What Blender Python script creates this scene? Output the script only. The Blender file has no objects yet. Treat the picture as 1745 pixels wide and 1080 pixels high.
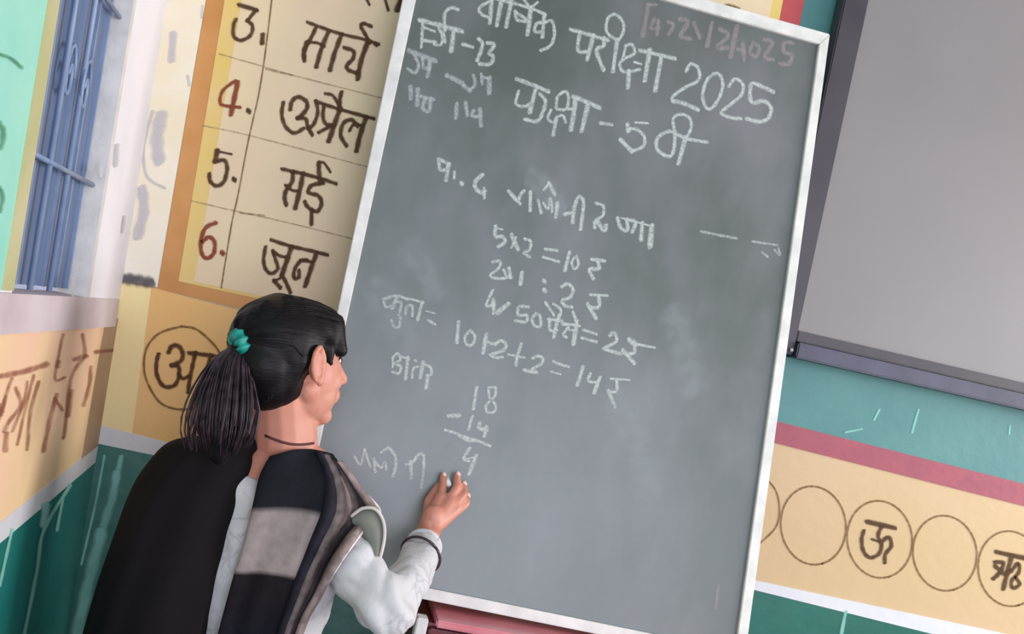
import bpy, bmesh, math, random
from mathutils import Vector, Matrix
from mathutils.bvhtree import BVHTree
random.seed(7)
S = bpy.context.scene
COL = S.collection

# ------------------------------------------------------------ camera
F = 2050.0                                   # focal length in pixels of the 1745 px wide frame
CAM = Vector((0, -2.4, 1.3))
_D = Vector((-308, -10, F))                  # the room's depth axis seen from the camera (x right, y down, z ahead)
_R = Vector((1, .22, 0)); _R.z = -(_D.x + _D.y*.22)/F
_D.normalize(); _R.normalize(); _U = _R.cross(_D)
cd = bpy.data.cameras.new('camera'); cam = bpy.data.objects.new('camera', cd); COL.objects.link(cam)
cam.matrix_world = Matrix(((_R.x, -_R.y, -_R.z, CAM.x), (_D.x, -_D.y, -_D.z, CAM.y), (_U.x, -_U.y, -_U.z, CAM.z), (0, 0, 0, 1)))
cd.sensor_width = 36; cd.lens = F/1745*36; cd.clip_start = .05
S.camera = cam

# ------------------------------------------------------------ world, lights, exposure
w = bpy.data.worlds.new('world'); S.world = w; w.use_nodes = True
w.node_tree.nodes['Background'].inputs[0].default_value = (.80, .87, 1, 1)
w.node_tree.nodes['Background'].inputs[1].default_value = 1.3
S.view_settings.view_transform = 'Standard'; S.view_settings.look = 'None'
S.view_settings.exposure = .2; S.view_settings.gamma = 1; S.view_settings.use_curve_mapping = False
def area(name, loc, target, sx, sy, power, col):
    l = bpy.data.lights.new(name, 'AREA'); l.shape = 'RECTANGLE'; l.size = sx; l.size_y = sy; l.energy = power; l.color = col
    o = bpy.data.objects.new(name, l); COL.objects.link(o); o.location = loc
    o.rotation_euler = (Vector(target)-Vector(loc)).to_track_quat('-Z', 'Y').to_euler()
    return o
area('daylight_right_window', (3.6, -1.35, 1.6), (0, -1.2, 1.3), 1.9, 1.5, 88, (1, .97, .94))
area('added_panel_glare_light', (3.6, -3.65, 1.6), (.6, -.6, 1.3), 1.2, 1.5, 26, (.96, .97, 1))  # added light out of view, placed to give the grey panel a glare
area('added_rear_light', (.9, -5.3, 1.4), (.5, 0, 1.3), 2.8, 2.3, 80, (.82, .86, 1))  # added light behind the camera, sized and tinted for sheen on the blackboard

# ------------------------------------------------------------ helpers
def srgb(c):
    return tuple(((v/255)/12.92 if v/255 <= .04045 else ((v/255+.055)/1.055)**2.4) for v in c) + (1,)
def dirw(px, py):
    d = Vector(((px-872.5)/F, (py-540)/F, 1)); return Vector((_R.dot(d), _D.dot(d), _U.dot(d)))
def Q(px, py, depth): return CAM + dirw(px, py)*depth
class Plane:
    def __init__(s, q, n): s.q = Vector(q); s.n = Vector(n).normalized()
    def __call__(s, px, py, off=0):
        d = dirw(px, py); q = s.q + s.n*off
        return CAM + d*((q-CAM).dot(s.n)/d.dot(s.n))
    def depth(s, px, py):
        d = dirw(px, py); return (s.q-CAM).dot(s.n)/d.dot(s.n)
BACK = Plane((0, 0, 0), (0, -1, 0))
LSL = -.062                                   # the old left wall stands a little out of plumb
def lx(z): return -.38 + (z-.952)*LSL
LEFT = Plane((lx(1), 0, 1), Vector((1, 0, -LSL)))
LEAN = math.radians(8)
BOARD = Plane((0, -.105, 1.9), (0, -math.cos(LEAN), math.sin(LEAN)))
SCREEN = Plane((0, -.05, 0), (0, -1, 0))

def nodes(m): return m.node_tree.nodes, m.node_tree.links
def mat(name, c, rough=.6, c2=None, scale=6, bump=0, bscale=60, spec=.5, sss=0, detail=6, lo=.35, hi=.65, stretch=None, coord='Object', coat=0):
    m = bpy.data.materials.new(name); m.use_nodes = True; N, L = nodes(m); b = N['Principled BSDF']
    b.inputs['Roughness'].default_value = rough; b.inputs['Specular IOR Level'].default_value = spec
    b.inputs['Base Color'].default_value = srgb(c)
    if coat: b.inputs['Coat Weight'].default_value = coat; b.inputs['Coat Roughness'].default_value = .2
    if sss:
        b.inputs['Subsurface Weight'].default_value = sss; b.inputs['Subsurface Scale'].default_value = .01
    tc = N.new('ShaderNodeTexCoord'); mp = N.new('ShaderNodeMapping'); L.new(tc.outputs[coord], mp.inputs[0])
    if stretch: mp.inputs['Scale'].default_value = stretch
    if c2:
        t = N.new('ShaderNodeTexNoise'); t.inputs['Scale'].default_value = scale; t.inputs['Detail'].default_value = detail
        r = N.new('ShaderNodeValToRGB'); r.color_ramp.elements[0].position = lo; r.color_ramp.elements[1].position = hi
        r.color_ramp.elements[0].color = srgb(c); r.color_ramp.elements[1].color = srgb(c2)
        L.new(mp.outputs[0], t.inputs[0]); L.new(t.outputs[0], r.inputs[0]); L.new(r.outputs[0], b.inputs['Base Color'])
    if bump:
        t2 = N.new('ShaderNodeTexNoise'); t2.inputs['Scale'].default_value = bscale; t2.inputs['Detail'].default_value = 4
        bm_ = N.new('ShaderNodeBump'); bm_.inputs['Strength'].default_value = bump; bm_.inputs['Distance'].default_value = .004
        L.new(mp.outputs[0], t2.inputs[0]); L.new(t2.outputs[0], bm_.inputs['Height']); L.new(bm_.outputs[0], b.inputs['Normal'])
    return m
def mark(name, c, strength=1.0, grain=.35, gscale=260, rough=.8):
    """paint or chalk stroke: dense in the middle, thinning to its edge, broken by grain"""
    m = mat(name, c, rough); N, L = nodes(m); b = N['Principled BSDF']
    a = N.new('ShaderNodeAttribute'); a.attribute_name = 'edge'
    tc = N.new('ShaderNodeTexCoord'); t = N.new('ShaderNodeTexNoise'); t.inputs['Scale'].default_value = gscale; t.inputs['Detail'].default_value = 3
    L.new(tc.outputs['Object'], t.inputs[0])
    mr = N.new('ShaderNodeMapRange'); mr.inputs[1].default_value = .38; mr.inputs[2].default_value = .58
    mr.inputs[3].default_value = 1-grain; mr.inputs[4].default_value = 1
    L.new(t.outputs[0], mr.inputs[0])
    e = N.new('ShaderNodeMapRange'); e.interpolation_type = 'SMOOTHSTEP'; e.inputs[2].default_value = .75; L.new(a.outputs['Fac'], e.inputs[0])
    m1 = N.new('ShaderNodeMath'); m1.operation = 'MULTIPLY'; L.new(e.outputs[0], m1.inputs[0]); L.new(mr.outputs[0], m1.inputs[1])
    m2 = N.new('ShaderNodeMath'); m2.operation = 'MULTIPLY'; L.new(m1.outputs[0], m2.inputs[0]); m2.inputs[1].default_value = strength
    L.new(m2.outputs[0], b.inputs['Alpha'])
    return m

def link(name, me, m, parent=None, smooth=False):
    o = bpy.data.objects.new(name, me); COL.objects.link(o)
    if m: me.materials.append(m)
    if parent is not None:
        o.parent = parent; o.matrix_parent_inverse = parent.matrix_world.inverted()
    if smooth:
        for p in me.polygons: p.use_smooth = True
    return o
def mesh(name, V, Fc, m, parent=None, smooth=False):
    me = bpy.data.meshes.new(name); me.from_pydata([tuple(v) for v in V], [], Fc); me.validate(); me.update()
    bm = bmesh.new(); bm.from_mesh(me); bmesh.ops.recalc_face_normals(bm, faces=bm.faces); bm.to_mesh(me); bm.free()
    return link(name, me, m, parent, smooth)
def box(name, a, b, m, parent=None, bevel=0):
    bm = bmesh.new(); bmesh.ops.create_cube(bm, size=1)
    a, b = Vector(a), Vector(b)
    for v in bm.verts: v.co = Vector(((a[i]+b[i])/2 + v.co[i]*(b[i]-a[i]) for i in range(3)))
    if bevel: bmesh.ops.bevel(bm, geom=bm.edges[:], offset=bevel, segments=2, affect='EDGES')
    me = bpy.data.meshes.new(name); bm.to_mesh(me); bm.free(); return link(name, me, m, parent)
def prism(name, pts, n, h0, h1, m, parent=None, bevel=0):
    """flat polygon (world points) given thickness along n, from h0 to h1"""
    n = Vector(n).normalized(); k = len(pts)
    V = [Vector(p)+n*h0 for p in pts] + [Vector(p)+n*h1 for p in pts]
    Fc = [tuple(range(k)), tuple(range(k, 2*k))] + [(i, (i+1) % k, k+(i+1) % k, k+i) for i in range(k)]
    me = bpy.data.meshes.new(name); me.from_pydata([tuple(v) for v in V], [], Fc); me.update()
    bm = bmesh.new(); bm.from_mesh(me); bmesh.ops.recalc_face_normals(bm, faces=bm.faces)
    if bevel: bmesh.ops.bevel(bm, geom=bm.edges[:], offset=bevel, segments=2, affect='EDGES')
    bm.to_mesh(me); bm.free(); return link(name, me, m, parent)
def paint(name, pl, pxs, h, m, parent): return prism(name, [pl(*p) for p in pxs], pl.n, 0, h, m, parent)
def empty(name, loc, label, cat, group=None):
    o = bpy.data.objects.new(name, None); COL.objects.link(o); o.location = loc; o['label'] = label; o['category'] = cat
    if group: o['group'] = group
    o.matrix_world = Matrix.Translation(loc); return o
def struct(o, label, cat): o['kind'] = 'structure'; o['label'] = label; o['category'] = cat; return o
def smoothline(P, n=5):
    if len(P) < 3: return [tuple(P[0]), tuple((P[0][0]*.5+P[1][0]*.5, P[0][1]*.5+P[1][1]*.5)), tuple(P[1])] if len(P) == 2 else [tuple(P[0])]
    out = []
    for i in range(len(P)-1):
        p0, p1, p2, p3 = P[max(i-1, 0)], P[i], P[i+1], P[min(i+2, len(P)-1)]
        for j in range(n):
            t = j/n
            out.append(tuple(.5*(2*p1[k]+(p2[k]-p0[k])*t+(2*p0[k]-5*p1[k]+4*p2[k]-p3[k])*t*t+(3*p1[k]-p0[k]-3*p2[k]+p3[k])*t**3) for k in range(len(p1))))
    out.append(tuple(P[-1])); return out
LAY = [0]
def strokes(name, pl, origin, data, m, parent, off=.0015, wmul=1.0, label=None):
    """data: list of (width, [points]); lengths in pixels of a crop at (ox, oy) enlarged s times"""
    ox, oy, s = origin; V = []; Fc = []; E = []
    for wd, P in data:
        LAY[0] += 1; o_ = off + (LAY[0] % 25)*.00001
        P = [(ox+x/s, oy+y/s) for x, y in P]; hw = wd/s*wmul*.62
        if len(P) == 1: P = [P[0], (P[0][0]+.6, P[0][1]+.6)]
        C = smoothline(P)
        d0 = Vector(C[0])-Vector(C[1]); d1 = Vector(C[-1])-Vector(C[-2])
        d0 = d0.normalized() if d0.length else Vector((1, 0)); d1 = d1.normalized() if d1.length else Vector((1, 0))
        C = [tuple(Vector(C[0])+d0*hw), tuple(Vector(C[0])+d0*hw*.45)] + C + [tuple(Vector(C[-1])+d1*hw*.45), tuple(Vector(C[-1])+d1*hw)]
        b = len(V); n = len(C)
        for i, c in enumerate(C):
            t = Vector(C[min(i+1, n-1)])-Vector(C[max(i-1, 0)]); t = t.normalized() if t.length > 1e-6 else Vector((1, 0))
            nn = Vector((-t.y, t.x)); k = 1 if 2 <= i < n-2 else (.95 if i in (1, n-2) else .6)
            var = 1+.12*math.sin(i*1.7+LAY[0])
            for sg, ed in ((-1, 0), (0, 1), (1, 0)):
                q = Vector(c)+nn*hw*sg*k*var; V.append(pl(q.x, q.y, o_)); E.append(0 if i in (0, n-1) else ed)
            if i:
                a = b+3*(i-1)
                Fc += [(a, a+1, a+4, a+3), (a+1, a+2, a+5, a+4)]
    me = bpy.data.meshes.new(name); me.from_pydata([tuple(v) for v in V], [], Fc); me.update()
    at = me.attributes.new('edge', 'FLOAT', 'POINT'); at.data.foreach_set('value', E)
    o = link(name, me, m, parent)
    if label: o['label'] = label
    return o

# ------------------------------------------------------------ materials
M = {}
M['cream'] = mat('painted plaster cream', (226, 202, 158), .55, (220, 188, 150), 5, .25, 40)
M['chart'] = mat('chart cream paint', (226, 204, 164), .5, (224, 196, 166), 6, .15, 50)
M['chart_yellow'] = mat('chart yellow paint', (222, 190, 100), .5, (224, 192, 124), 8, .15, 50)
M['ochre'] = mat('ochre border paint', (192, 130, 62), .5, (206, 146, 82), 9, .15, 50)
M['orange'] = mat('orange cream wall paint', (230, 178, 104), .5, (228, 184, 124), 3, .2, 40)
M['peach'] = mat('peach wall paint', (200, 168, 132), .5, (196, 166, 122), 3.5, .2, 40)
M['pink_wall'] = mat('pinkish peach wall paint', (240, 196, 168), .5, (238, 204, 156), 4, .2, 40)
M['white_wall'] = mat('white limewash', (240, 236, 242), .6, (230, 226, 236), 5, .2, 40)
M['ivory'] = mat('ivory limewash', (240, 232, 220), .6, (234, 220, 190), 6, .2, 40)
M['pale_yellow'] = mat('pale yellow paint', (242, 220, 160), .5, (236, 208, 150), 6, .2, 40)
M['white_line'] = mat('white band paint', (214, 210, 214), .5, (205, 205, 212), 14, .2, 50)
M['dado'] = mat('glossy green dado paint', (22, 94, 82), .32, (32, 104, 92), 5, .25, 25)
M['dado_left'] = mat('glossy sea green dado paint', (26, 108, 104), .32, (40, 118, 112), 5, .25, 25)
M['teal'] = mat('teal wall paint', (76, 130, 128), .45, (66, 120, 122), 5, .2, 40)
M['red_line'] = mat('dull red band paint', (160, 72, 84), .5, (150, 66, 86), 14, .2, 50)
M['red_line2'] = mat('bright red band paint', (190, 72, 72), .5, (180, 66, 76), 14, .2, 50)
M['aqua'] = mat('aqua wall paint', (158, 216, 198), .5, (142, 208, 192), 6, .2, 40)
M['beige_edge'] = mat('beige reveal paint', (196, 186, 148), .6, (180, 176, 130), 9, .2, 40)
M['corner_shade'] = mat('brown corner shade colour', (158, 126, 100), .6, (176, 144, 116), 9, .2, 40)
M['floor'] = mat('grey cement floor', (120, 112, 104), .5, (104, 98, 92), 3, .3, 20)
M['ceil'] = mat('dull limewash ceiling', (190, 188, 184), .8, (176, 174, 170), 2)
M['ink'] = mark('brown sign paint', (82, 50, 22), .96, .15, 90)
M['ink_red'] = mark('red brown sign paint', (140, 62, 30), .95, .15, 90)
M['ink_thin'] = mark('thin brown line paint', (126, 92, 46), .85, .3, 120)
M['ink_faint'] = mark('faint grey line paint', (150, 130, 96), .5, .5, 120)
M['ink_left'] = mark('faded red brown sign paint', (150, 88, 66), .66, .4, 40)
M['petal'] = mark('grey petal paint', (204, 200, 208), .7, .1, 30)
M['mint_line'] = mark('pale mint line paint', (144, 206, 196), .8, .2, 16)
M['chalk'] = mark('white chalk', (204, 207, 206), .76, .4, 200)
M['chalk_soft'] = mark('smudged white chalk', (194, 198, 200), .62, .45, 240)
M['chalk_faint'] = mark('faint pink chalk', (176, 162, 166), .5, .45, 240)
M['dust'] = mark('wiped chalk dust', (176, 180, 184), .3, .5, 40)
M['dark_mark'] = mark('dark grey mark', (92, 88, 92), .9, .2, 80)
M['steel'] = mat('blue grey painted steel', (104, 120, 152), .45, (88, 106, 140), 7, .2, 30, stretch=(1, 6, 1))
M['steel_bar'] = mat('pale blue grille paint', (134, 150, 180), .4, (116, 134, 168), 20)
M['dark_gap'] = mat('dark gap', (30, 28, 34), .8)
M['frame'] = mat('white painted wood frame', (226, 220, 218), .5, (206, 202, 200), 22, .2, 80)
M['dark_frame'] = mat('dark plum painted frame', (52, 46, 56), .4, (62, 54, 62), 12, .1, 40)
M['dark_frame2'] = mat('slate painted ledge', (72, 70, 92), .4, (58, 56, 76), 12, .1, 40)
M['panel'] = mat('grey satin writing panel', (132, 124, 126), .34, (126, 119, 120), 2.5, .06, 8)
M['red_wood'] = mat('red painted wood', (120, 24, 34), .3, (92, 18, 28), 9, .15, 30, stretch=(1, 1, 5))
M['red_top_glare'] = mat('red worktop with painted glare', (214, 132, 140), .25, (196, 96, 108), 6, .1, 30)  # pink tone puts the glare on the red top into its colour
M['skin'] = mat('warm brown skin', (200, 138, 120), .48, (192, 124, 106), 14, .08, 180, sss=.12)
M['lip'] = mat('lip', (172, 96, 92), .4, sss=.1)
M['hair'] = mat('black hair', (11, 7, 10), .45, (20, 14, 18), 14, .2, 60, stretch=(1, 1, 5), spec=.2)
M['hair2'] = mat('dark brown hair strands', (66, 50, 60), .45, (26, 17, 24), 60, spec=.4)
M['scrunchie'] = mat('teal satin hair tie', (24, 160, 144), .4, (10, 110, 104), 40, .4, 60)
M['black_cloth'] = mat('black woollen cloth', (12, 10, 14), .92, (18, 13, 16), 8, .5, 30, spec=.2)
M['brown_thread'] = mat('brown thread', (76, 30, 32), .6)
M['edging'] = mat('off white stole edging', (204, 196, 190), .8, (190, 180, 176), 30)
M['bangle'] = mat('dark metal bangle', (54, 40, 44), .35)
M['white_eye'] = mat('eye white', (225, 220, 215), .2)
M['iris'] = mat('dark iris', (30, 18, 14), .2)
M['chalk_stick'] = mat('white chalk stick', (240, 238, 236), .9)
M['trouser'] = mat('white cotton trousers', (205, 202, 205), .8, (190, 188, 194), 8, .4, 20)
M['sandal'] = mat('brown sandal', (70, 40, 28), .6)

# slate board: worn dark green, dusted with wiped chalk
def slate():
    m = mat('worn slate board', (66, 72, 69), .3, spec=.9); N, L = nodes(m); b = N['Principled BSDF']
    tc = N.new('ShaderNodeTexCoord'); mp = N.new('ShaderNodeMapping'); mp.inputs['Scale'].default_value = (2.6, 1, 1.3); mp.inputs['Rotation'].default_value = (0, .35, 0)
    L.new(tc.outputs['Object'], mp.inputs[0])
    t = N.new('ShaderNodeTexNoise'); t.inputs['Scale'].default_value = 2.2; t.inputs['Detail'].default_value = 5; t.inputs['Roughness'].default_value = .55; L.new(mp.outputs[0], t.inputs[0])
    r = N.new('ShaderNodeValToRGB'); r.color_ramp.elements[0].position = .36; r.color_ramp.elements[1].position = .72
    r.color_ramp.elements[0].color = srgb((74, 80, 77)); r.color_ramp.elements[1].color = srgb((108, 109, 114))
    L.new(t.outputs[0], r.inputs[0]); L.new(r.outputs[0], b.inputs['Base Color'])
    rr = N.new('ShaderNodeMapRange'); rr.inputs[3].default_value = .3; rr.inputs[4].default_value = .46; L.new(t.outputs[0], rr.inputs[0]); L.new(rr.outputs[0], b.inputs['Roughness'])
    t2 = N.new('ShaderNodeTexNoise'); t2.inputs['Scale'].default_value = 9; L.new(tc.outputs['Object'], t2.inputs[0])
    bp = N.new('ShaderNodeBump'); bp.inputs['Strength'].default_value = .12; bp.inputs['Distance'].default_value = .01; L.new(t2.outputs[0], bp.inputs['Height']); L.new(bp.outputs[0], b.inputs['Normal'])
    return m
M['slate'] = slate()
def kurta_mat():
    m = mat('white printed cotton', (196, 190, 194), .85, bump=.6, bscale=34); N, L = nodes(m); b = N['Principled BSDF']
    tc = N.new('ShaderNodeTexCoord'); t = N.new('ShaderNodeTexVoronoi'); t.feature = 'DISTANCE_TO_EDGE'; t.inputs['Scale'].default_value = 30
    n = N.new('ShaderNodeTexNoise'); n.inputs['Scale'].default_value = 16; n.inputs['Detail'].default_value = 3; L.new(tc.outputs['Object'], n.inputs[0])
    mx = N.new('ShaderNodeMix'); mx.data_type = 'RGBA'; mx.inputs[0].default_value = .08
    L.new(tc.outputs['Object'], mx.inputs[6]); L.new(n.outputs['Color'], mx.inputs[7]); L.new(mx.outputs[2], t.inputs['Vector'])
    r = N.new('ShaderNodeValToRGB'); r.color_ramp.elements[0].position = .0; r.color_ramp.elements[1].position = .1
    r.color_ramp.elements[0].color = srgb((174, 168, 172)); r.color_ramp.elements[1].color = srgb((196, 192, 196))
    L.new(t.outputs['Distance'], r.inputs[0])
    r2 = N.new('ShaderNodeValToRGB'); r2.color_ramp.elements[0].position = .45; r2.color_ramp.elements[1].position = .62
    r2.color_ramp.elements[0].color = (0, 0, 0, 1); r2.color_ramp.elements[1].color = (1, 1, 1, 1); L.new(n.outputs[0], r2.inputs[0])
    m2 = N.new('ShaderNodeMix'); m2.data_type = 'RGBA'; L.new(r2.outputs[0], m2.inputs[0]); m2.inputs[6].default_value = srgb((198, 194, 198)); L.new(r.outputs[0], m2.inputs[7])
    L.new(m2.outputs[2], b.inputs['Base Color']); return m
M['kurta'] = kurta_mat()
def bands(name, axis, stops, rough=.9, noise=.0):
    """woven bands across a cloth, following its own u or v"""
    m = mat(name, (60, 60, 60), rough, bump=.35, bscale=90, spec=.2); N, L = nodes(m); b = N['Principled BSDF']
    uv = N.new('ShaderNodeUVMap'); sx = N.new('ShaderNodeSeparateXYZ'); L.new(uv.outputs[0], sx.inputs[0])
    r = N.new('ShaderNodeValToRGB'); cr = r.color_ramp; cr.interpolation = 'LINEAR'
    while len(cr.elements) < len(stops): cr.elements.new(.5)
    for e, (p, c) in zip(cr.elements, stops): e.position = p; e.color = srgb(c)
    L.new(sx.outputs[axis], r.inputs[0])
    if noise:
        t = N.new('ShaderNodeTexNoise'); t.inputs['Scale'].default_value = 70; tc = N.new('ShaderNodeTexCoord'); L.new(tc.outputs['Object'], t.inputs[0])
        mr = N.new('ShaderNodeMapRange'); mr.inputs[1].default_value = .35; mr.inputs[2].default_value = .65; mr.inputs[3].default_value = 1-noise; mr.inputs[4].default_value = 1+noise*.4; L.new(t.outputs[0], mr.inputs[0])
        mu = N.new('ShaderNodeMix'); mu.data_type = 'RGBA'; mu.blend_type = 'MULTIPLY'; mu.inputs[0].default_value = 1; L.new(r.outputs[0], mu.inputs[6]); L.new(mr.outputs[0], mu.inputs[7]); L.new(mu.outputs[2], b.inputs['Base Color'])
    else: L.new(r.outputs[0], b.inputs['Base Color'])
    return m
dk, gy = (24, 23, 32), (138, 126, 126)
M['stole_check'] = bands('black and grey blocked stole', 'Y', [(0, dk), (.285, dk), (.31, gy), (.555, (146, 132, 130)), (.58, (26, 18, 24)), (1, (18, 20, 32))], noise=.12)
M['stole_pleat'] = bands('striped printed stole border', 'X', [(0, (30, 28, 38)), (.2, (40, 36, 46)), (.24, (132, 118, 116)), (.34, (76, 66, 70)), (.42, (128, 112, 106)), (.52, (84, 72, 74)), (.58, (24, 16, 22)), (.69, (24, 16, 20)), (.72, (128, 108, 108)), (.93, (150, 132, 130)), (1, (222, 212, 208))], noise=.3)
M['hem'] = mat('grey green stole hem with painted shade', (112, 112, 104), .8, (126, 124, 116), 30)  # darkened tone, the shade inside the loop is put into the colour

# ------------------------------------------------------------ the room
XR = 3.7; ZC = 3.0; YR = -5.4
struct(box('floor', (-1.2, YR, -.1), (XR+.1, .15, 0), M['floor']), 'grey cement floor of the classroom', 'floor')
struct(box('ceiling', (-1.2, YR, ZC), (XR+.1, .15, ZC+.12), M['ceil']), 'dull whitewashed ceiling of the classroom', 'ceiling')
wall = struct(box('wall_back', (-.75, 0, 0), (XR+.1, .15, ZC), M['peach']), 'painted back wall with month chart and letter circles behind the board', 'wall')
def lpt(y, z, off=0): return Vector((lx(z)+off, y, z))
# left wall with a real opening for the window
WY0, WY1 = LEFT(60, 250).y, LEFT(154, 250, -.03).y
WZ0, WZ1 = 1.235, 2.3
def lslab(name, y0, y1, z0, z1, x0, x1, m, parent=None):
    V = [Vector((lx(z)+x, y, z)) for z in (z0, z1) for y in (y0, y1) for x in (x0, x1)]
    return mesh(name, V, [(0, 1, 3, 2), (4, 5, 7, 6), (0, 1, 5, 4), (2, 3, 7, 6), (0, 2, 6, 4), (1, 3, 7, 5)], m, parent)
def joined_wall():
    V = []; Fc = []
    for y0, y1, z0, z1 in ((YR, WY0, 0, ZC), (WY1, .15, 0, ZC), (WY0, WY1, 0, WZ0), (WY0, WY1, WZ1, ZC)):
        b = len(V); V += [Vector((lx(z)+x, y, z)) for z in (z0, z1) for y in (y0, y1) for x in (-.2, 0)]
        Fc += [tuple(b+i for i in f) for f in ((0, 1, 3, 2), (4, 5, 7, 6), (0, 1, 5, 4), (2, 3, 7, 6), (0, 2, 6, 4), (1, 3, 7, 5))]
    return mesh('wall_left', V, Fc, M['white_wall'])
_pa, _pb = LEFT(0, 905), LEFT(133, 797)
def dz(y): return _pa.z+(_pb.z-_pa.z)*(y-_pa.y)/(_pb.y-_pa.y) if y > -1.2 else dz(-1.19)   # the band climbs a little towards the corner
wl = struct(joined_wall(), 'left wall with the barred window, white above and peach and green below', 'wall')
wr = box('wall_right', (XR, YR, 0), (XR+.1, .15, .75), M['peach']); struct(wr, 'low part of the right wall under the open windows', 'wall')
box('upper_wall', (XR, YR, 2.4), (XR+.1, .15, ZC), M['peach'], wr)
box('pier', (XR, -.35, .75), (XR+.1, .15, 2.4), M['peach'], wr)
box('pier', (XR, YR, .75), (XR+.1, -4.3, 2.4), M['peach'], wr)
box('pier', (XR, -3.0, .75), (XR+.1, -2.35, 2.4), M['peach'], wr)

# ---- paint on the back wall (each field its own thin coat)
def wline(a, b):                              # line through two pixels on the wall -> z as a function of x
    A, B = BACK(*a), BACK(*b); k = (B.z-A.z)/(B.x-A.x); return lambda x: A.z+(x-A.x)*k
def vline(a, b):
    A, B = BACK(*a), BACK(*b); k = (B.x-A.x)/(B.z-A.z); return lambda z: A.x+(z-A.z)*k
def coat(name, pts, h, m, label=None):
    o = prism(name, [Vector((x, 0, z)) for x, z in pts], (0, -1, 0), 0, h, m, wall)
    if label: o['label'] = label
    return o
ztop = wline((1291, 989), (1558, 1046)); zbot = wline((1280, 1003), (1438, 1042))
red_t = wline((1329, 719), (1745, 824)); red_b = wline((1315, 753), (1745, 862))
XM = .4                                        # behind the board
def lerpz(x):                                  # left half of the band joins level with the left corner
    zl = BACK(215, 742).z; return zl + (ztop(XM)-zl)*(x+.42)/(XM+.42) if x < XM else ztop(x)
x0 = -.40
coat('green_dado', [(x0, 0.01), (XR, .01), (XR, zbot(XR)), (XM, zbot(XM)), (x0, lerpz(x0)-.022)], .002, M['dado'], 'glossy green painted dado')
coat('white_band', [(x0, lerpz(x0)-.024), (XM, zbot(XM)), (XR, zbot(XR)-.002), (XR, ztop(XR)), (XM, ztop(XM)), (x0, lerpz(x0)+.012)], .003, M['white_line'], 'white painted band above the green dado')
xt = vline((1370, 0), (1349, 110))             # right edge of the red upright
coat('teal_field', [(xt(1.2), red_t(xt(1.2))), (XR, red_t(XR)), (XR, ZC-.01), (xt(ZC), ZC-.01)], .002, M['teal'], 'teal painted field behind the grey panel')
coat('red_band', [(xt(1.2)-.05, red_b(xt(1.2)-.05)), (XR, red_b(XR)), (XR, red_t(XR)), (xt(1.2)-.05, red_t(xt(1.2)-.05))], .003, M['red_line'], 'dull red painted band under the teal field')
xr0 = vline((1326, 0), (1319, 36))
coat('red_upright', [(xt(1.25)-.045, 1.25), (xt(1.25), 1.25), (xt(ZC), ZC-.01), (xt(ZC)-.045, ZC-.01)], .0035, M['red_line2'], 'red painted upright at the right edge of the chart')
# chart of months
cl = vline((352, 0), (270, 488)); ci = vline((383, 0), (306, 470)); cb = wline((262, 490), (450, 541)); cbi = wline((300, 478), (440, 510))
def cornerpt(fx, fz):
    z = 1.3
    for _ in range(8): z = fz(fx(z))
    return (fx(z), z)
xr1, xr2, xr3 = 1.02, 1.0, .975
def xrr(z, d): return xt(z)-.045-d
a = cornerpt(cl, cb); b_ = cornerpt(ci, cbi)
zc = 2.7
zb = a[1]-.02
coat('orange_field', [(BACK(212, 490).x-.02, lerpz(x0)+.01), (XM, lerpz(XM)+.002), (XM, cb(XM)), a, (a[0]-.065, a[1]+.002)], .0015, M['orange'], 'orange cream field under the chart')
coat('ochre_border', [a, (.86, cb(.1)), (xrr(zc, 0), zc), (cl(zc), zc)], .002, M['ochre'], 'ochre border of the month chart')
coat('chart_ground', [b_, (.84, cbi(.1)), (xrr(zc-.05, .015), zc-.05), (ci(zc-.05), zc-.05)], .003, M['chart_yellow'], 'yellow edge of the month chart')
ci2 = vline((412, 0), (332, 470))
c2 = cornerpt(ci2, cbi)
coat('chart_field', [(c2[0], c2[1]+.006), (.8, cbi(.1)+.01), (xrr(zc-.08, .045), zc-.08), (ci2(zc-.08), zc-.08)], .0036, M['chart'], 'cream field of the month chart')
# strip between corner and chart
coat('ivory_strip', [(x0-.02, BACK(212, 478).z), (a[0]-.002, BACK(262, 488).z), (cl(ZC), ZC-.01), (x0-.1, ZC-.01)], .0012, M['ivory'], 'ivory strip with grey petals beside the corner')
coat('pale_yellow_strip', [(x0, lerpz(x0)+.01), (BACK(225, 740).x, lerpz(-.33)+.01), (BACK(258, 490).x, BACK(258, 490).z), (x0-.02, BACK(212, 480).z)], .002, M['pale_yellow'], 'pale yellow strip beside the corner')
strokes('petal_pattern', BACK, (0, 0, 2), [(50, [(548, 400), (535, 470), (540, 540)]), (40, [(485, 650), (490, 720), (470, 800)]), (14, [(420, 740), (415, 790)]),
    (10, [(640, 260), (645, 290)]), (12, [(520, 380), (490, 500), (500, 600), (560, 640)]), (30, [(590, 120), (585, 200)]), (8, [(690, 20), (688, 60)])], M['petal'], wall, .0022)
strokes('dark_mark', BACK, (0, 0, 2), [(44, [(430, 950), (470, 955), (508, 962)])], M['dark_mark'], wall, .0028, label='dark grey painted dash beside the corner')

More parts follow.
